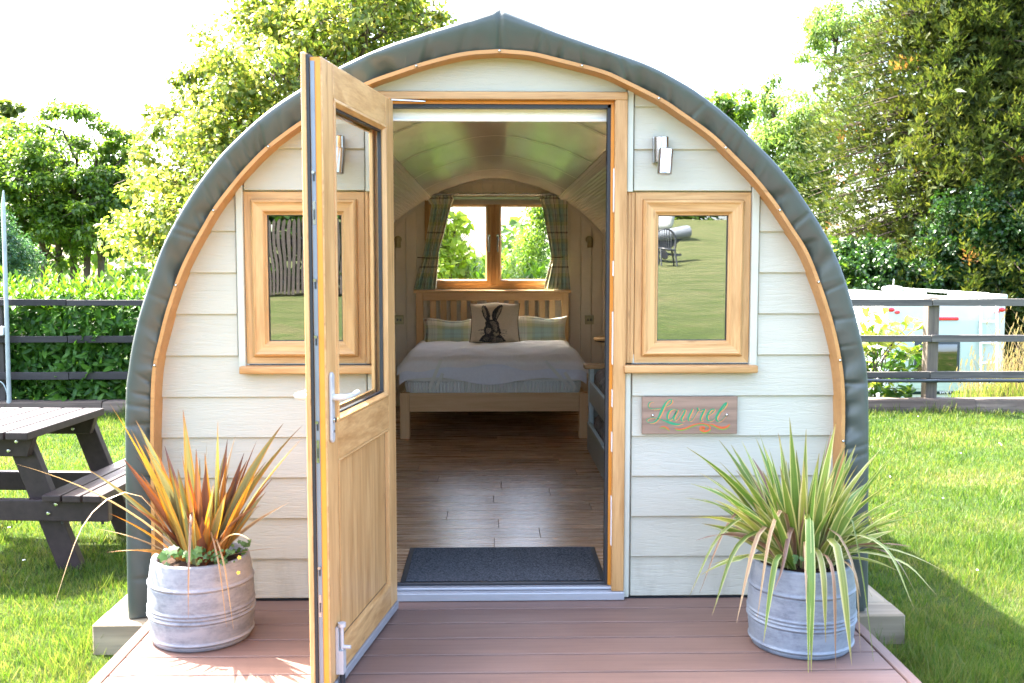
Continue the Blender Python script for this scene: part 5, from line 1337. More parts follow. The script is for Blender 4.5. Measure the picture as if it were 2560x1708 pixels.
# ------------------------------------------------------------------ lawn blades
M_['grass'] = leafmat('grass_blade', [(.022,.058,.008), (.042,.085,.012), (.075,.105,.022), (.145,.135,.055)], .36, .5, .25, patch=1.1)
def screen(Pt):
    d = Pt - np.array([0, 0, CAM_H]); z = d@FW; return (1280+FPX*(d@RT)/z)/1.08936, (854-FPX*(d@UP)/z)/1.08936, z
def grass_band(y0, y1, dens, h, wdt, parts):
    x = rng.uniform(-8, 8, int(dens*16*(y1-y0))); y = rng.uniform(y0, y1, len(x)); Pt = np.stack([x, y, np.full(len(x), GZ)], 1)
    px, py, z = screen(Pt); edge = (px > -120) & (px < 2470) & (py < 1680); ok = edge | ((rng.uniform(size=len(x)) < .38) & (px > -900) & (px < 3400) & (z > .3) & (y > 3.3))
    ok &= ~((x > dx0+.02) & (x < dx1-.02) & (y < YF)); ok &= ~((x > a_base-.0) & (x < c_base) & (y > 3.70)); ok &= ~(y > YFN-.09)
    # thinner where the lawn is worn
    nz = np.sin(x*1.7+y*.9)*np.sin(y*2.3-x*.8); ok &= rng.uniform(size=len(x)) > .25*(nz > .55)
    parts.append((x[ok], y[ok], h, wdt))
a_base = PZ(210, 1434, -.035).x; c_base = PZ(2079, 1411, -.035).x
ps = []
for y0, y1, dens, h, wdt in ((2.75,4.2,15000,.031,.0036), (4.2,5.6,9500,.030,.0045), (5.6,7.4,5600,.030,.006), (7.4,10.0,3400,.030,.008)):
    grass_band(y0, y1, dens, h, wdt, ps)
X = np.concatenate([p[0] for p in ps]); Y = np.concatenate([p[1] for p in ps]); Hh = np.concatenate([np.full(len(p[0]), p[2]) for p in ps]); Wd = np.concatenate([np.full(len(p[0]), p[3]) for p in ps])
nb = len(X); Hh = Hh*rng.uniform(.55, 1.25, nb)
near = np.minimum.reduce([np.abs(X-a_base), np.abs(X-c_base), np.abs(Y-(YFN-.1)), np.where(Y < YF, np.abs(X-dx1), 9), np.where(Y < YF, np.abs(X-dx0), 9)])
Hh *= 1+ .9*np.exp(-(near/.09)**2)
Hh *= 1+ .35*(np.sin(X*3.1)*np.sin(Y*2.7+1) > .3)
tf_ = np.sin(X*17+3*np.sin(Y*5))*np.sin(Y*19+2*np.sin(X*7)); Hh *= 1+ .75*(tf_ > .72) - .3*(tf_ < -.5)
az = rng.uniform(0, 6.283, nb); ln = rng.uniform(.1, .85, nb)*Hh; la = rng.uniform(0, 6.283, nb)
bx_, by_ = np.cos(az)*Wd/2, np.sin(az)*Wd/2; tx, ty = X+np.cos(la)*ln, Y+np.sin(la)*ln
gz_ = GZ+.006*np.sin(X*2.1+Y*1.3)+.004*np.sin(X*5.3-Y*3.7)-.004
V = np.stack([np.stack([X-bx_, Y-by_, gz_], 1), np.stack([X+bx_, Y+by_, gz_], 1), np.stack([tx+bx_*.25, ty+by_*.25, gz_+Hh], 1), np.stack([tx-bx_*.25, ty-by_*.25, gz_+Hh], 1)], 1).reshape(-1, 3)
me = bpy.data.meshes.new('grass'); me.vertices.add(len(V)); me.vertices.foreach_set('co', V.astype(np.float32).ravel())
me.loops.add(nb*4); me.loops.foreach_set('vertex_index', np.arange(nb*4, dtype=np.int32)); me.polygons.add(nb); me.polygons.foreach_set('loop_start', (np.arange(nb)*4).astype(np.int32))
me.materials.append(M_['grass']); me.update(calc_edges=True)
o = bpy.data.objects.new('grass', me); COL.objects.link(o); tag(o, 'short mown lawn grass on both sides of the pod', 'grass', kind='stuff')

dv, df = [], []
for k in range(34):
    x, y = (rnd.uniform(-3.2, -1.6), rnd.uniform(3, 9)) if k % 2 else (rnd.uniform(1.8, 4.5), rnd.uniform(4, 9.5)); b_ = len(dv); z = GZ+rnd.uniform(.028, .04)
    for i in range(6): dv.append((x+.007*math.cos(i*1.047), y+.009*math.sin(i*1.047), z+.004*(i % 2)))
    df.append(tuple(b_+i for i in range(6)))
me = bpy.data.meshes.new('clover_flower'); me.from_pydata(dv, [], df); me.materials.append(M_['white_plastic']); o = bpy.data.objects.new('clover_flower', me); COL.objects.link(o)
tag(o, 'scattered white clover flowers in the lawn', 'flowers', kind='stuff')
# ------------------------------------------------------------------ leaf templates
def tmpl(rows, fold=.25, curl=.15):
    """rows: (v, halfwidth); 3 verts per row, quads; x along the leaf"""
    vs, fs = [], []
    for v, h in rows: z = -curl*v*v; vs += [(v, -h, z+fold*h), (v, 0, z), (v, h, z+fold*h)]
    for i in range(len(rows)-1):
        for j in (0, 1): fs.append((i*3+j, i*3+j+1, (i+1)*3+j+1, (i+1)*3+j))
    return vs, fs
LAUREL = tmpl([(0,.015), (.3,.15), (.65,.17), (1,.01)], .3, .2)
LEAF2 = ([(0,0,0), (.42,-.40,.12), (1,0,-.22), (.42,.40,.12)], [(0,1,2), (0,2,3)])
LEAF3 = ([(0,0,0), (.42,-.20,.08), (1,0,-.22), (.42,.20,.08)], [(0,1,2), (0,2,3)])
LIME = tmpl([(0,.08), (.35,.42), (.7,.3), (1,.01)], .3, .35)
MAPLE = ([(0,0,0), (.15,-.5,.08), (.45,-.42,.0), (.5,-.16,.03), (1,0,-.15), (.5,.16,.03), (.45,.42,0), (.15,.5,.08), (.3,0,.0)], [(0,1,2,8), (8,2,3,4), (8,4,5,6), (0,8,6,7)])
MAT_bark = plain('tree_bark', (.085,.065,.050), .9, .2, var=.3, scale=10, bump=1.0)

# ------------------------------------------------------------------ laurel hedge
M_['laurel'] = leafmat('laurel_leaf', [(.014,.042,.008), (.034,.095,.014), (.060,.145,.020), (.10,.20,.03)], .30, .4, .22, patch=3)
M_['laurel_new'] = leafmat('laurel_new_leaf', [(.045,.105,.008), (.07,.15,.012), (.11,.18,.02)], .25, .5, .15, patch=3)
def hedge(name, lab, x0, x1, n_body, shoots, z0, z1, ya, yb, n_parts=300):
    t = thing(name, lab, 'hedge', ((x0+x1)/2, ya, GZ))
    X = rng.uniform(x0, x1, n_body); q = rng.uniform(size=n_body)**1.6; Yp = ya+(yb-ya)*q+.05*np.sin(X*5)*1; Z = rng.uniform(z0, z1, n_body)
    D = rdirs(n_body)*.8; D[:, 1] -= .35; D[:, 2] += rng.uniform(-.5, .6, n_body); Nn = rdirs(n_body)*.55+np.array([-.2, -.8, .5])
    T = np.stack([X, Yp, Z], 1); S = rng.uniform(.09, .165, n_body); mi = np.zeros(n_body, int)
    sT, sD, sN, sS = [], [], [], []
    for k in range(shoots):
        bx_ = rnd.uniform(x0, x1); by_ = rnd.uniform(ya, yb); hgt = rnd.uniform(.08, .34)*(1.0 if rnd.random() < .8 else 1.35); top = z1+hgt
        lean = Vector((rnd.uniform(-.25, .25), rnd.uniform(-.25, .15), 1)).normalized(); nl = rnd.randint(9, 15)
        for i in range(nl):
            f = i/nl; a = i*2.4+rnd.uniform(-.3, .3); el = .45+.85*f; d = Vector((math.cos(a)*math.cos(el), math.sin(a)*math.cos(el), math.sin(el)))
            p = Vector((bx_, by_, z1-.08))+lean*(f*(hgt+.02)); sT.append(p); sD.append(d); sN.append(Vector((-d.x*d.z, -d.y*d.z, 1-d.z*d.z*.9))+Vector((0,0,.05))); sS.append(rnd.uniform(.085, .14)*(1-.25*f))
    if shoots:
        T = np.vstack([T, np.array(sT)]); D = np.vstack([D, np.array(sD)]); Nn = np.vstack([Nn, np.array(sN)]); S = np.r_[S, sS]; mi = np.r_[mi, np.ones(len(sT), int)]
    R = frames(D, Nn)
    score = S/np.maximum(.05, (T[:,1]-ya)+.25); px, py, _ = screen(T); score[(px < 5) | (px > 2340)] *= .1
    if name == 'laurel_hedge': score[(px > 345)] *= .05
    idx = np.argsort(-score)[:n_parts]; rest = np.setdiff1d(np.arange(len(T)), idx)
    mesh = []
    for mm in (M_['laurel'], M_['laurel_new']):
        me = bpy.data.meshes.new('leaf'); me.from_pydata(*[LAUREL[0], [], LAUREL[1]]); me.materials.append(mm); me.polygons.foreach_set('use_smooth', [True]*len(me.polygons)); mesh.append(me)
    org = t.location.copy()
    for i in idx:
        o = bpy.data.objects.new('leaf', mesh[mi[i]]); COL.objects.link(o); o.parent = t
        mw = Matrix([[*(R[i][r]*S[i]), T[i][r]-org[r]] for r in range(3)]+[[0,0,0,1]]); o.matrix_local = mw
    r = replicate('foliage', LAUREL[0], LAUREL[1], R[rest], S[rest], T[rest], [M_['laurel'], M_['laurel_new']], mi[rest], parent=t, smooth=True); r['kind'] = 'stuff'
    mb = MB()
    for k in range(int((x1-x0)*9)):
        x = rnd.uniform(x0, x1); y = rnd.uniform(ya+.1, yb); mb.tube([(x, y, GZ-.05), (x+rnd.uniform(-.1,.1), y+rnd.uniform(-.1,.1), z1*.5), (x+rnd.uniform(-.25,.25), y+rnd.uniform(-.1,.1), z1)], [.014,.010,.005], 5)
    ob('stem', mb, MAT_bark, t)
    return t
hz = ZZ(704, 10.1, 175)
hedge('laurel_hedge', 'clipped green laurel hedge with lime new shoots behind the left fence', -6.4, -2.6, 10500, 270, GZ+.02, hz+.04, 10.11, 10.8)
hedge('garden_hedge', 'laurel hedge tops seen through the right pane of the end window', -.2, 1.5, 2600, 52, .3, 1.16, 10.6, 11.3, 60)

# ------------------------------------------------------------------ loose laurel shrub and wild grass on the right
M_['shrub_y'] = leafmat('shrub_yellow_leaf', [(.12,.18,.02), (.21,.25,.035), (.29,.29,.055)], .5, .35, .4, patch=3); M_['shrub_g'] = leafmat('shrub_green_leaf', [(.03,.08,.012), (.055,.125,.016), (.10,.18,.022)], .4, .35, .5, patch=3)
sh = thing('laurel_shrub', 'loose shrub with yellow green leaves between the fence rails beside the pod', 'shrub', (XX(2000, 10.4), 10.4, GZ))
smh = []
for mm in (M_['shrub_g'], M_['shrub_y']):
    me = bpy.data.meshes.new('leaf'); vs = [(x, y*1.35, z) for x, y, z in LAUREL[0]]; me.from_pydata(vs, [], LAUREL[1]); me.materials.append(mm); me.polygons.foreach_set('use_smooth', [True]*len(me.polygons)); smh.append(me)
tips = [(1990,722),(2030,712),(2100,728),(2110,745),(1985,760),(2060,770),(2105,800),(2115,790),(2000,800),(2040,820),(2075,840),(1985,850),(2010,880),(2050,900),(2085,905),(1995,900),(1970,780),(1965,860),(2090,770),(2020,760),(1975,830),(2065,800),(2120,893),(2045,740)]
cnt = 0
for k, (tx_, ty_) in enumerate(tips):
    tp = P(tx_, ty_, 10.22+rnd.uniform(-.1, .3)); bs = Vector((sh.location.x+rnd.uniform(-.3,.2), 10.45, GZ)); md = (tp+bs)/2+Vector((rnd.uniform(-.08,.08), 0, .1))
    ob('stem', MB().tube([bs, md, tp], [.009, .006, .002], 5), MAT_bark, sh)
    top = ty_ < 800
    for i in range(12):
        if cnt >= 296: break
        f = rnd.uniform(.45, 1); p = bs*(1-f)**2+md*2*f*(1-f)+tp*f*f; p = tp + (p-tp)*.55
        a = rnd.uniform(0, 6.28); el = rnd.uniform(-.2, 1.1) if top else rnd.uniform(-.7, .6); d = np.array([[math.cos(a)*math.cos(el), math.sin(a)*math.cos(el), math.sin(el)]])
        R = frames(d, rdirs(1)*.5+np.array([[0,-.4,.8]]))[0]; s = rnd.uniform(.09, .15)
        o = bpy.data.objects.new('leaf', smh[1 if (top or rnd.random() < .25) else 0]); COL.objects.link(o); o.parent = sh
        o.matrix_local = Matrix([[*(R[r]*s), p[r]-sh.location[r]] for r in range(3)]+[[0,0,0,1]]); cnt += 1
C_ = [tuple(P(a, b_, 10.4)) for a, b_ in ((1985,850),(2020,840),(2050,860),(1975,800),(2005,890),(2040,895),(1990,770),(2075,850),(2095,815),(2020,800),(1975,745),(2060,890))]
def leafy(name, parent, C, Rr, n_per, size, T_, mats, flat=.7, up=.8, droop=.3, mi=None, out=.6, sz=.35):
    C = np.array(C); Rr = np.array(Rr); k = len(C); idx = np.repeat(np.arange(k), n_per); N = len(idx)
    d = rdirs(N); rad = rng.uniform(size=N)**(1/2.2); off = d*rad[:, None]*Rr[idx][:, None]; off[:, 2] *= flat
    Pt = C[idx]+off
    D = d*out+rdirs(N)*.6; D[:, 2] -= droop; Nn = rdirs(N)*(1-up)+np.array([0,-.1,1])*up + d*.35
    S = size*rng.uniform(1-sz, 1+sz, N); return replicate(name, T_[0], T_[1], frames(D, Nn), S, Pt, mats, mi(N, Pt) if mi else None, parent=parent, smooth=False)
fo = leafy('foliage', sh, C_, [.15]*len(C_), 26, .10, LAUREL, [M_['shrub_g'], M_['shrub_y']], .8, .5, .2, mi=lambda N, Pt: ((Pt[:, 2] > .5) & (rng.uniform(size=N) < .8) | (rng.uniform(size=N) < .2)).astype(int)); fo['kind'] = 'stuff'
# tall grass
def tall(n, x0, x1, y0, y1, h0, h1, mat, name, lab, seed_heads=0):
    mb_v, mb_f = [], []; 
    for k in range(n):
        y = rnd.uniform(y0, y1); pq = x0+(x1-x0)*rnd.random()**.8; x = XX(pq, y); g = gh(x, y); h = rnd.uniform(h0, h1)*(.35+.65*((pq-x0)/(x1-x0))); a = rnd.uniform(0, 6.28); bend = rnd.uniform(.05, .5)*h; wd = rnd.uniform(.004, .008)
        b_ = len(mb_v)
        for i in range(4):
            t = i/3; cx_, cy_, cz_ = x+math.cos(a)*bend*t*t, y+math.sin(a)*bend*t*t, g+h*(t-.12*t*t*bend/h); w_ = wd*(1-t)+.0006
            mb_v += [(cx_-w_, cy_, cz_), (cx_+w_, cy_, cz_)]
        mb_f += [(b_+2*i, b_+2*i+1, b_+2*i+3, b_+2*i+2) for i in range(3)]
        if k < seed_heads:
            b_ = len(mb_v); ex, ey, ez = cx_, cy_, cz_
            for q in range(5):
                for s in (-1, 1): mb_v.append((ex+s*.006*math.sin(3.14*(q+.6)/5.5)+.004*q, ey, ez-.02+q*.018))
            mb_f += [(b_+2*i, b_+2*i+1, b_+2*i+3, b_+2*i+2) for i in range(4)]
    me = bpy.data.meshes.new(name); me.from_pydata(mb_v, [], mb_f); me.materials.append(mat); o = bpy.data.objects.new(name, me); COL.objects.link(o); return tag(o, lab, 'grass', kind='stuff')
M_['straw'] = leafmat('straw_blade', [(.13,.10,.06), (.19,.155,.095), (.15,.11,.085)], .25, .6, .2); M_['longgrass'] = leafmat('long_grass_blade', [(.05,.09,.015), (.09,.125,.025), (.14,.14,.055)], .3, .5, .3)
tall(1500, 2185, 2460, 10.25, 11.2, .2, .62, M_['longgrass'], 'wild_grass', 'unmown green grass growing behind the right fence', 0)
tall(420, 2205, 2470, 10.3, 11.6, .55, 1.35, M_['straw'], 'seeding_grass', 'tall straw coloured seeding grass in front of the motorhome', 400)
tall(420, 1960, 2125, 10.13, 10.35, .05, .14, M_['longgrass'], 'fence_grass', 'low rough grass at the foot of the right fence')

# ------------------------------------------------------------------ motorhome
YM = 18.0
M_['mh'] = plain('motorhome_white', (.43,.45,.44), .28, .5, var=.02); M_['mhg'] = plain('motorhome_panel', (.33,.39,.36), .3, .5, var=.02)
M_['red'] = plain('red_lens', (.55,.01,.02), .2, .6, var=.05); M_['dark'] = plain('dark_frame', (.012,.018,.024), .5); M_['green'] = plain('green_stripe', (.001,.014,.010), .6, .2)
mxa, mxb = XX(2029, YM), XX(2315, YM); mzt_ = ZZ(689, YM)
mh = thing('motorhome', 'white motorhome parked behind the right fence with rear ladder and red lamps', 'motorhome', ((mxa+mxb)/2, YM, -2.1))
ob('body', MB().box((mxa, YM, -1.75), (mxb, YM+7.3, mzt_)), M_['mh'], mh, bev=.13, seg=4, smooth=True)
ob('bumper', MB().box((mxa+.02, YM-.10, -1.95), (mxb-.02, YM+.3, -1.55)), M_['mh'], mh, bev=.05, seg=3, smooth=True)
def mbox(pa, pb, pya, pyb, d0, d1, mat, name, bev=.01, **k): return ob(name, MB().box((XX(pa, YM), YM-d0, ZZ(pyb, YM, 2170)), (XX(pb, YM), YM-d1, ZZ(pya, YM, 2170))), mat, mh, bev=bev, smooth=True, seg=2, **k)
mbox(2058, 2266, 734, 898, .030, .0-.01, M_['mhg'], 'rear_panel', .02)
for cx_, cy_, r in ((2045,711,.062), (2059,717,.05), (2299,711,.062), (2288,717,.045)):
    p = P(cx_, cy_, YM); mb = MB().lathe([(r*.98, 0), (r, .012), (r*.6, .028), (.002, .03)], (0,0,0), 20, 'y'); mb.v = [(x+p.x, y+YM-.0, z*.6+p.z) for x, y, z in mb.v]; ob('lamp', mb, M_['red'], mh, smooth=True)
mbox(2144, 2200, 728, 735, .055, .0, M_['red'], 'brake_light', .008)
mbox(2102, 2206, 784, 872, .05, .0, M_['dark'], 'rear_window', .015); mbox(2108, 2199, 790, 866, .056, .051, glass('motorhome_glass', .10, (.05,.06,.04)), 'window_pane', .004)
mbox(2085, 2262, 898, 904.5, .036, .031, M_['green'], 'stripe', .001)
cu = bpy.data.curves.new('lettering', 'FONT'); cu.body = 'SWIFT'; cu.size = .066; cu.extrude = .003; cu.align_x = 'CENTER'; cu.align_y = 'CENTER'; cu.space_character = 1.25; cu.materials.append(M_['white_plastic'])
lt = bpy.data.objects.new('lettering', cu); COL.objects.link(lt); lt.parent = mh; p = P(2170, 901.2, YM-.05); lt.rotation_euler = (math.pi/2, 0, 0); lt.location = p-mh.location; lt.scale = (1, .8, 1)
bpy.context.view_layer.update(); lme = bpy.data.meshes.new_from_object(lt); lt2 = bpy.data.objects.new('lettering', lme); COL.objects.link(lt2); lt2.parent = mh; lt2.rotation_euler = lt.rotation_euler; lt2.location = lt.location; lt2.scale = lt.scale; bpy.data.objects.remove(lt)
mb = MB()
for px in (2251, 2288): mb.tube([P(px, 690, YM-.06), P(px, 920, YM-.14)], .022, 8)
mb.tube([P(2251, 690, YM-.06), (XX(2251, YM), YM+.15, mzt_+.10), (XX(2251, YM), YM+.4, mzt_+.05)], .022, 8)
ob('ladder_rail', mb, M_['white_plastic'], mh, smooth=True)
for py in (738, 787, 833, 880): a, c = P(2251, py, YM-.10), P(2288, py, YM-.10); ob('ladder_rung', MB().tube([a, c], .022, 8), M_['white_plastic'], mh, smooth=True)
for xx in (mxb-.22, mxa+.25):
    mb = MB().tube([(xx, YM+.15, mzt_+.0), (xx, YM+.3, mzt_+.09), (xx, YM+4.2, mzt_+.09), (xx, YM+4.4, mzt_+.0)], .028, 8)
    ob('roof_rail', mb, M_['mh'], mh, smooth=True)
p = P(2048, 663, 22.0); ob('satellite_dish', MB().lathe([(.06, -.30), (.07, -.06), (.20, -.05), (.235, 0), (.20, .05), (.05, .075)], p, 24), M_['mh'], mh, smooth=True)
ob('aerial', MB().tube([p+Vector((.02,0,.06)), p+Vector((.025,0,.22))], .012, 6), M_['mh'], mh)
for a, y_, l in ((2290, 18.7, .42), (2240, 19.6, .6), (2090, 20.2, .7)):
    x = XX(a, y_); ob('roof_light', MB().box((x-l/2, y_, mzt_-.02), (x+l/2, y_+.6, mzt_+.075)), M_['mh'], mh, bev=.03, seg=2, smooth=True)
for xx in (mxa+.1, mxb-.32):
    ob('wheel', MB().lathe([(.30, -.11), (.34, -.10), (.34, .10), (.30, .11)], (0,0,0), 28, 'y'), M_['gasket'], mh)
    w_ = [o for o in COL.objects if o.name.startswith('wheel')][-1]; w_.rotation_euler = (0, 0, math.pi/2); w_.location = Vector((xx+.11, YM+1.8, -1.76))-mh.location
    w_.data.transform(Matrix.Translation(mh.location))
ob('chassis', MB().box((mxa+.1, YM+.2, -1.95), (mxb-.1, YM+7, -1.7)), M_['gasket'], mh)

# ------------------------------------------------------------------ trees
def clumps(ells, Y, dep, n, r, shell=.55):
    C, R = [], []
    ar = np.array([e[2]*e[3] for e in ells], float); ar /= ar.sum()
    for k in range(n):
        e = ells[rng.choice(len(ells), p=ar)]; d = rdirs(1)[0]; q = rng.uniform(shell, 1)**.8
        p = P(e[0]+d[0]*q*e[2], e[1]-d[2]*q*e[3], Y); y = Y + d[1]*q*dep
        C.append((p.x, y, p.z)); R.append(r*rng.uniform(.65, 1.3))
    return C, R
def limbs(name, parent, base, trunks, C, n, r0, mat=MAT_bark, frac=.6):
    """trunks: list of point lists; then limbs from the nearest trunk point to clump centres"""
    mb = MB(); allp = []
    for tp in trunks:
        q = [Vector(p) for p in smooth_curve([tuple(p) for p in tp], 5)]; k = len(q); mb.tube(q, [r0*(1-.75*i/(k-1)) for i in range(k)], 8); allp += q[len(q)//4:]
    ob('trunk', mb, mat, parent, smooth=True, auto=False)
    mb = MB(); sel = rng.choice(len(C), min(n, len(C)), replace=False)
    for i in sel:
        c = Vector(C[i]); lower = [p for p in allp if p.z < c.z+.2] or allp; p = min(lower, key=lambda q: (q-c).length+abs(q.z-(c.z-.5))*.4)
        mid = p*.45+c*.55+Vector((rnd.uniform(-.15,.15), rnd.uniform(-.15,.15), rnd.uniform(-.05,.25))); L = (c-p).length
        rr = min(r0*.4, .012+.012*L); mb.tube([p, p*.7+mid*.3+Vector((0,0,-.03)), mid, c*.75+mid*.25+Vector((rnd.uniform(-.06,.06),0,.04)), c], [rr, rr*.8, rr*.6, rr*.4, rr*.2], 5)
        for q in range(3):
            e = c+Vector(rdirs(1)[0])*.35; mb.tube([mid*.3+c*.7, e], [rr*.35, rr*.1], 4, cap=False)
    ob('branch', mb, mat, parent, smooth=True, auto=False)
M_['lime'] = leafmat('lime_tree_leaf', [(.045,.075,.012), (.08,.12,.020), (.13,.165,.035), (.20,.21,.06)], .45, .35, .45, patch=1.6)
M_['limef'] = leafmat('lime_tree_bract', [(.28,.25,.07), (.38,.33,.11)], .5, .5, .3)
M_['maple'] = leafmat('field_maple_leaf', [(.022,.055,.008), (.048,.10,.012), (.09,.15,.02), (.15,.21,.035)], .45, .4, .4, patch=1.0)
# large lime tree behind the pod
YL = 13.2
lt_ = thing('lime_tree', 'large yellow green lime tree in flower rising behind the left of the pod roof', 'tree', (XX(640, YL), YL, -1.2))
E1 = [(800,30,235,170),(680,190,240,200),(605,345,215,190),(500,420,185,190),(440,540,160,130),(900,20,95,90),(640,60,60,60)]
C, R_ = clumps(E1, YL, 1.7, 470, .27, .35)
# ragged sprigs along the outline
for px, py in ((405,183),(432,172),(450,205),(470,160),(520,125),(560,100),(595,60),(590,10),(610,30),(345,260),(355,290),(372,262),(330,330),(312,395),(300,440),(298,500),(310,560),(1010,30),(1020,52),(985,78),(950,95),(390,250),(420,225),(500,145),(640,-5),(325,360),(860,110)):
    p = P(px, py, YL+rnd.uniform(-.6,.6)); C.append(tuple(p)); R_.append(rnd.uniform(.10, .2))
leafy('crown', lt_, C, R_, 110, .068, LEAF2, [M_['lime'], M_['limef']], .75, .55, .35, mi=lambda N, Pt: (rng.uniform(size=N) < .13).astype(int))
tb = Vector((XX(640, YL), YL, -1.3))
limbs('x', lt_, tb, [[tb, P(640, 560, YL), P(650, 400, YL), P(690, 200, YL), P(740, 0, YL)], [P(640, 480, YL), P(560, 380, YL), P(500, 330, YL)], [P(650, 400, YL), P(760, 250, YL), P(850, 60, YL)]], C, 150, .16)
# maples on the far left
YV = 19.0
mt_ = thing('field_maple', 'rounded dark green maple with several stems behind the laurel hedge', 'tree', (XX(170, YV), YV, -2.1))
E2 = [(150,330,120,90),(180,420,140,100),(110,470,130,100),(230,480,110,110),(170,540,170,70),(60,420,70,100),(250,380,60,60)]
C, R_ = clumps(E2, YV, 1.6, 190, .30, .35)
for px, py in ((130,245),(150,250),(185,255),(205,262),(110,262),(230,285),(255,300),(285,310),(300,315),(305,350),(320,355)): p = P(px, py, YV+rnd.uniform(-.5,.5)); C.append(tuple(p)); R_.append(.2)
leafy('crown', mt_, C, R_, 150, .085, LEAF2, [M_['maple']], .45, .75, .25)
gzv = -2.1; stems = []
for px, lean in ((135,-20),(168,10),(232,15),(100,-40),(200,25)): stems.append([Vector((XX(px+lean*-.4, YV), YV+rnd.uniform(-.4,.4), gzv)), P(px, 600, YV), P(px+lean*.3, 480, YV), P(px+lean, 340, YV)])
limbs('x', mt_, None, stems, C, 110, .085)
m2 = thing('tall_maple', 'pale green tree cut by the left edge of the photo', 'tree', (XX(-60, YV+3), YV+3, -2.1))
C, R_ = clumps([(-50,380,110,110),(-30,480,110,120),(20,330,45,60)], YV+3, 2, 130, .36, .2)
for px, py in ((12,240),(28,255),(45,245),(5,262),(20,290)): p = P(px, py, YV+3); C.append(tuple(p)); R_.append(.12)
leafy('crown', m2, C, R_, 100, .11, LEAF2, [M_['lime']], .6, .7, .2); limbs('x', m2, None, [[Vector((XX(-60, YV+3), YV+3, -2.1)), P(-40, 500, YV+3), P(10, 270, YV+3)]], C, 50, .12)
M_['cedar'] = leafmat('blue_green_leaf', [(.015,.05,.025), (.04,.10,.05), (.07,.15,.08)], .2, .5, .3, patch=1.5)
m3 = thing('bushy_shrub', 'blue green bushy shrub at the left edge above the hedge', 'shrub', (XX(25, 13), 13, -.9))
C, R_ = clumps([(20,560,45,95),(35,600,50,60),(-20,560,50,120)], 13.0, .6, 80, .16, .1); leafy('crown', m3, C, R_, 120, .05, LEAF3, [M_['cedar']], .8, .5, .2)
# young maple just outside the end window
YW = 11.4
m4 = thing('young_maple', 'bright backlit young maple seen through the left pane of the end window', 'tree', (XX(1030, YW), YW, -.5))
C, R_ = clumps([(1020,560,60,90),(1010,605,80,50),(1070,625,60,30),(1000,500,50,50)], YW, .4, 48, .11, .1)
M_['window_maple'] = leafmat('young_maple_leaf', [(.12,.19,.015), (.22,.29,.03), (.30,.33,.06)], .55, .35, .4, patch=2.5)
leafy('crown', m4, C, R_, 26, .095, MAPLE, [M_['window_maple']], .8, .5, .3); limbs('x', m4, None, [[Vector((XX(1030, YW), YW, -.6)), P(1030, 620, YW), P(1045, 520, YW), P(1030, 450, YW)]], C, 30, .02)
m5 = thing('round_shrub', 'dark green shrub seen through the right pane of the end window', 'shrub', (XX(1225, 15), 15, -1.6))
C, R_ = clumps([(1225,560,42,75),(1200,605,50,30),(1180,625,60,25),(1250,500,30,50),(1240,480,40,30)], 15.0, .6, 75, .18, .1); leafy('crown', m5, C, R_, 70, .06, LEAF3, [M_['maple']], .8, .5, .2)

# woodland that closes the view low down
def mass(name, lab, xs, Y, z0, top, n, size, mat, dep=2.5):
    x = rng.uniform(xs[0], xs[1], n); t = np.array([top(a) for a in x]); z = z0+(t-z0)*rng.uniform(size=n)**.75; y = Y+rng.uniform(0, 1, n)*dep + .5*np.sin(x*2.3+z*1.7)
    z = z + .25*np.sin(x*3.1)*(z > z0+.3); D = rdirs(n); Nn = rdirs(n)*.5+np.array([0,-.5,.6])
    o = replicate(name, LEAF2[0], LEAF2[1], frames(D, Nn), size*rng.uniform(.6, 1.4, n), np.stack([x, y, z], 1), [mat]); return tag(o, lab, 'trees', kind='stuff')
mass('woodland', 'low belt of distant trees beyond the hedge on the left and behind the pod', (-18, 12), 27, -2.2, lambda x: (2.3 if x < -5 else 1.7)+.5*math.sin(x*.9)+.3*math.sin(x*2.7), 15000, .26, M_['maple'])

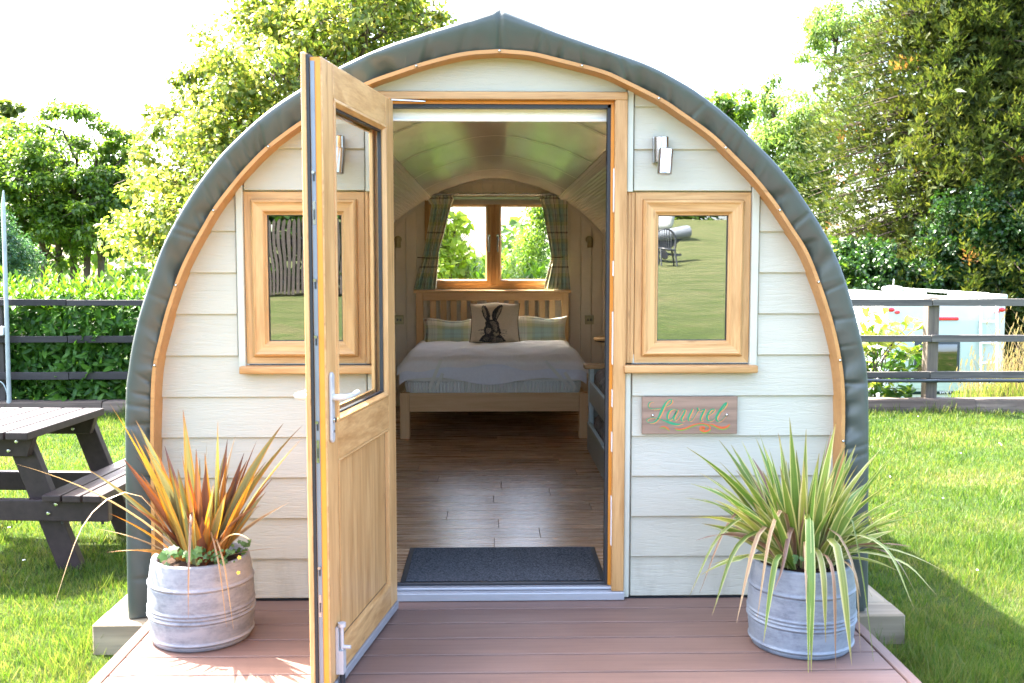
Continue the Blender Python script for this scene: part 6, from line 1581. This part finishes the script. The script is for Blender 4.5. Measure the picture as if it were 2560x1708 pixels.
# conifer on the right
M_['conif'] = leafmat('cypress_spray', [(.022,.040,.011), (.040,.062,.013), (.066,.084,.018), (.105,.115,.028)], .18, .6, .25, patch=.5, tint=(1,.95,.3))
M_['conb'] = leafmat('browned_spray', [(.16,.08,.03), (.26,.13,.05)], .2, .7, .2)
TUFT = ([(0,0,0), (.35,-.13,.04), (1,0,.10), (.35,.13,.04), (.25,-.30,.12), (.62,-.34,.16), (.30,-.10,.03), (.25,.30,.12), (.62,.34,.16), (.30,.10,.03)], [(0,1,2), (0,2,3), (0,5,6), (0,9,8)])
def conifer(name, lab, cpx, Y, gz0, ztop, rfun, nb, size, mats, n_per=34, seed=1):
    """branches sweep out and turn up at the tip; every branch carries plumes of fine tufts"""
    r = np.random.default_rng(seed); cx_ = XX(cpx, Y); t = thing(name, lab, 'tree', (cx_, Y, gz0)); mb = MB(); T, D, Nn, S, MI = [], [], [], [], []
    for k in range(nb):
        h = gz0+.3+(min(ztop, 13.2)-gz0-.3)*((k+r.uniform())/nb); f = (h-gz0)/(ztop-gz0); az = r.uniform(0, 6.283) if r.uniform() < .35 else -math.pi/2+r.normal()*.95
        Rm = rfun(f)*(r.uniform(.62, 1.04) if r.uniform() < .8 else r.uniform(.4, .7)); d = np.array([math.cos(az), math.sin(az), 0.0]); sdv = np.array([-d[1], d[0], 0.0]); brown = r.uniform() < .022
        bp = lambda q: np.array([cx_, Y, h])+d*Rm*q+np.array([0, 0, Rm*(.10*q-.30*q*q)+.9*max(0, q-.72)**1.3])
        if k % 2 == 0: mb.tube([bp(q) for q in (0, .3, .6, .8, .93)], [.05, .04, .028, .018, .008], 4, cap=False)
        for j in range(13):
            q = r.uniform(.15, .88); s_ = r.normal(); T.append(bp(q)+sdv*s_*.35+np.array([0,0,r.uniform(-.35,.3)])); D.append(rdirs(1)[0]+d*.6); Nn.append(rdirs(1)[0]+np.array([0,-.3,.6])); S.append(size*r.uniform(1.4, 2.4)); MI.append(0)
        L = r.uniform(.8, 1.5)
        for j in range(n_per):
            q = r.uniform(0, 1)**.7; base = bp(.999 - (1-q)*L/max(Rm, 1.6)); wdt = (1-q)*.55+.06; s_ = r.uniform(-1, 1)
            p = base+sdv*s_*wdt*.8+np.array([0, 0, .10*r.normal()+.16*(1-abs(s_))*(1-q)+.03])
            T.append(p); D.append(d*(.55+.5*q)+sdv*s_*.9+np.array([0, 0, .25+.45*q+.25*r.normal()])); Nn.append(np.array([r.normal()*.5, r.normal()*.5-.25, 1.0])); S.append(size*r.uniform(.55, 1.3)); MI.append(1 if brown and r.uniform() < .8 else 0)
    replicate('crown', TUFT[0], TUFT[1], frames(np.array(D), np.array(Nn)), np.array(S), np.array(T), mats, np.array(MI), parent=t)
    ob('branch', mb, MAT_bark, t, smooth=True)
    ob('trunk', MB().tube([(cx_, Y, gz0-.1), (cx_+.1, Y, gz0+(ztop-gz0)*.5), (cx_, Y, ztop-.5)], [.42, .26, .04], 12), MAT_bark, t, smooth=True)
    return t
def rf(f): return 7.7*(1-f)**.60*(.80+.2*min(1, f*5)) if f < 1 else 0
conifer('cypress_tree', 'huge golden green conifer filling the right side behind the motorhome', 2215, 31.5, -2.1, 15.5, rf, 2700, .20, [M_['conif'], M_['conb']], 44, seed=3)
conifer('conifer', 'darker conifer cut by the right edge of the photo', 2560, 33.5, -2.1, 17, lambda f: 6.2*(1-f)**.6, 1100, .22, [M_['conif'], M_['conb']], 34, seed=8)
# ash trees behind it
M_['ash'] = leafmat('ash_leaf', [(.06,.11,.03), (.10,.16,.045), (.16,.22,.08)], .45, .45, .4, patch=.8)
at_ = thing('ash_tree', 'pale airy ash tree showing between the pod roof and the big conifer', 'tree', (XX(1900, 38), 38, -2.1))
E3 = [(1940,110,85,110),(1860,300,120,130),(1800,420,90,120),(1900,60,60,60),(2040,70,70,80),(1790,300,60,80),(1760,240,40,30),(1740,340,60,60),(1850,420,110,100),(1950,230,90,120)]
C, R_ = clumps(E3, 38, 2.5, 270, .5, .2)
for px, py in ((1862,50),(1875,30),(1868,100),(1915,12),(1705,210),(1720,225),(1765,195),(1780,180),(1840,130)): p = P(px, py, 38); C.append(tuple(p)); R_.append(.3)
leafy('crown', at_, C, R_, 120, .17, LEAF3, [M_['ash']], .8, .45, .5)
gb = Vector((XX(1900, 38), 38, -2.1)); limbs('x', at_, gb, [[gb, P(1890, 450, 38), P(1900, 250, 38), P(1925, 60, 38)], [P(1890, 450, 38), P(1800, 320, 38), P(1770, 250, 38)]], C, 110, .22)
m6 = thing('small_maple', 'small green treetop peeping over the right shoulder of the roof', 'tree', (XX(1655, 30), 30, -2.1))
C, R_ = clumps([(1652,240,30,30),(1665,300,50,50),(1700,260,22,18),(1680,380,60,60)], 30, 1, 70, .3, .1); leafy('crown', m6, C, R_, 80, .15, LEAF2, [M_['maple']], .7, .6, .2)
limbs('x', m6, None, [[Vector((XX(1655, 30), 30, -2.1)), P(1658, 400, 30), P(1652, 240, 30)]], C, 25, .09)
# ivy-clad trunks low on the right
M_['ivy'] = leafmat('ivy_leaf', [(.010,.030,.006), (.022,.06,.010), (.045,.105,.016)], .2, .35, .4, patch=1.2)
iv = thing('ivy_tree', 'dark tree wrapped in glossy ivy behind the motorhome roof', 'tree', (XX(2230, 27.4), 27.4, -2.1))
C, R_ = clumps([(2250,500,110,75),(2230,590,95,80),(2310,560,60,110),(2200,640,90,50),(2150,560,50,60),(2290,650,90,50)], 27.4, .9, 240, .30, .3)
leafy('crown', iv, C, R_, 110, .12, LEAF2, [M_['ivy']], .9, .35, .3); limbs('x', iv, None, [[Vector((XX(2230, 27.4), 27.4, -2.1)), P(2230, 600, 27.6), P(2240, 440, 27.8)]], C, 20, .25)
bu_ = thing('holly_bush', 'dense dark bush between the pod roof and the ivy tree', 'shrub', (XX(1990, 27), 27, -2.1))
C, R_ = clumps([(1985,600,75,45),(2060,640,80,40),(1975,650,50,30),(2110,640,60,50)], 27.2, .9, 130, .26, .1); leafy('crown', bu_, C, R_, 110, .11, LEAF2, [M_['ivy']], .9, .4, .2)

# ------------------------------------------------------------------ what the front windows mirror: the field behind the photographer
def PR(px, py, D): p = P(px, py, D); return Vector((p.x, 2*3.944-D, p.z))
pf = thing('picket_fence', 'dark picket fence mirrored in the left window', 'fence', (-4, -12.1, gh(-4, -12.1)))
pk = make_mesh('picket', MB().prism([(-.028, 0), (.028, 0), (.028, 1.42), (0, 1.48), (-.028, 1.42)], 0, .02), M_['postdark'])
xa = PR(560, 600, 20).x; g0 = gh(-4, -12.1)
for k in range(80): inst('picket', pk, (xa-2.4+k*.085, -12.1, g0+.05+rnd.uniform(-.02,.02)), pf)
for z in (.35, 1.05): ob('rail', MB().box((xa-2.5, -12.16, g0+z), (xa+4.5, -12.12, g0+z+.08)), M_['raildark'], pf)
ch = PR(1533, 606, 29); cg = gh(ch.x, ch.y)
wc = thing('garden_chair', 'grey wire garden chair mirrored in the right window', 'chair', (ch.x, ch.y, cg))
wm = plain('chair_wire', (.02,.025,.03), .5)
ob('seat', MB().lathe([(.24, .42), (.25, .44), (.24, .46)], (ch.x, ch.y, cg), 20), wm, wc)
for sx_, sy_ in ((-1,-1),(1,-1),(-1,1),(1,1)): ob('leg', MB().tube([(ch.x+sx_*.18, ch.y+sy_*.18, cg+.43), (ch.x+sx_*.24, ch.y+sy_*.24, cg)], .026, 6), wm, wc)
arc = [(ch.x+.28*math.cos(t), ch.y-.18, cg+.62+.34*math.sin(t)) for t in np.linspace(-.5, math.pi+.5, 16)]
mb = MB().tube(arc, .026, 6)
for k in range(7): x = ch.x-.2+k*.067; mb.tube([(x*.8+ch.x*.2, ch.y-.18, cg+.44), (x, ch.y-.18, cg+.62+math.sqrt(max(0, .28**2-(x-ch.x)**2))*1.2)], .013, 5)
ob('backrest', mb, wm, wc, smooth=True)
bt = PR(1535, 560, 31); bg_ = gh(bt.x, bt.y); bt.x -= .55
boat = thing('boat', 'grey inflatable boat on a trailer mirrored in the right window', 'boat', (bt.x, bt.y, bg_))
G = []
for i in range(16):
    t = i/15; x = bt.x-2.2+3.3*t; rr = .26*(1-.6*t**3); G.append((x, bt.y+.3*math.sqrt(max(0, 1-t**3)), bg_+.50+.25*t*t))
ob('tube', MB().tube(G, .17, 12), plain('boat_grey', (.16,.18,.20), .5), boat, smooth=True)
ob('tube', MB().tube([(x, y-.95+(i/15)**2*.6, z+.02) for i, (x, y, z) in enumerate(G)], .16, 12), M_['dark'], boat, smooth=True)
ob('hull', MB().prism([(bt.x-2.2, bg_+.28), (bt.x+.6, bg_+.32), (bt.x+1.0, bg_+.62), (bt.x-2.2, bg_+.62)], bt.y-.6, bt.y+.2), M_['dark'], boat)
ob('outboard_motor', MB().box((bt.x-.5, bt.y+.1, bg_+.62), (bt.x-.25, bt.y+.35, bg_+1.05)), M_['dark'], boat, bev=.04)
ob('trailer_frame', MB().box((bt.x-2.2, bt.y+.1, bg_+.18), (bt.x+.9, bt.y+.2, bg_+.24)), M_['dark'], boat)
for xx in (-1.0, .4): ob('wheel', MB().lathe([(.10, -.05), (.12, 0), (.10, .05)], (bt.x+xx, bt.y+.3, bg_+.18), 20, 'y'), M_['gasket'], boat)
cv = PR(1515, 540, 40); cgv = gh(cv.x, cv.y)
ob_ = thing('caravan', 'white caravan mirrored at the top of the right window', 'caravan', (cv.x, cv.y, cgv))
ob('body', MB().box((cv.x-5.0, cv.y-2.2, cgv+.45), (cv.x+.6, cv.y, cgv+2.5)), M_['mh'], ob_, bev=.25, seg=4, smooth=True)
ob('window', MB().box((cv.x-3.4, cv.y+.001, cgv+1.3), (cv.x-1.6, cv.y+.02, cgv+1.95)), M_['dark'], ob_, bev=.03)
ob('wheel', MB().lathe([(.32, -.1), (.33, 0), (.32, .1)], (cv.x-2.2, cv.y-.1, cgv+.33), 20, 'y'), M_['gasket'], ob_)
mass('field_trees', 'belt of trees at the far side of the field behind the photographer, mirrored in the windows', (-40, 40), -62, 3.6, lambda x: 7.5+1.5*math.sin(x*.5)+.7*math.sin(x*1.7), 9000, .8, M_['maple'], 3)

mass('dark_backdrop', 'dark leaf mass added behind the picket fence to darken the left window reflection', (-9, 0.5), -13.6, .6, lambda x: 3.2+.4*math.sin(x*2.1), 5000, .22, M_['ivy'], 1.0)  # added leaf mass, keeps the background of the mirrored fence dark
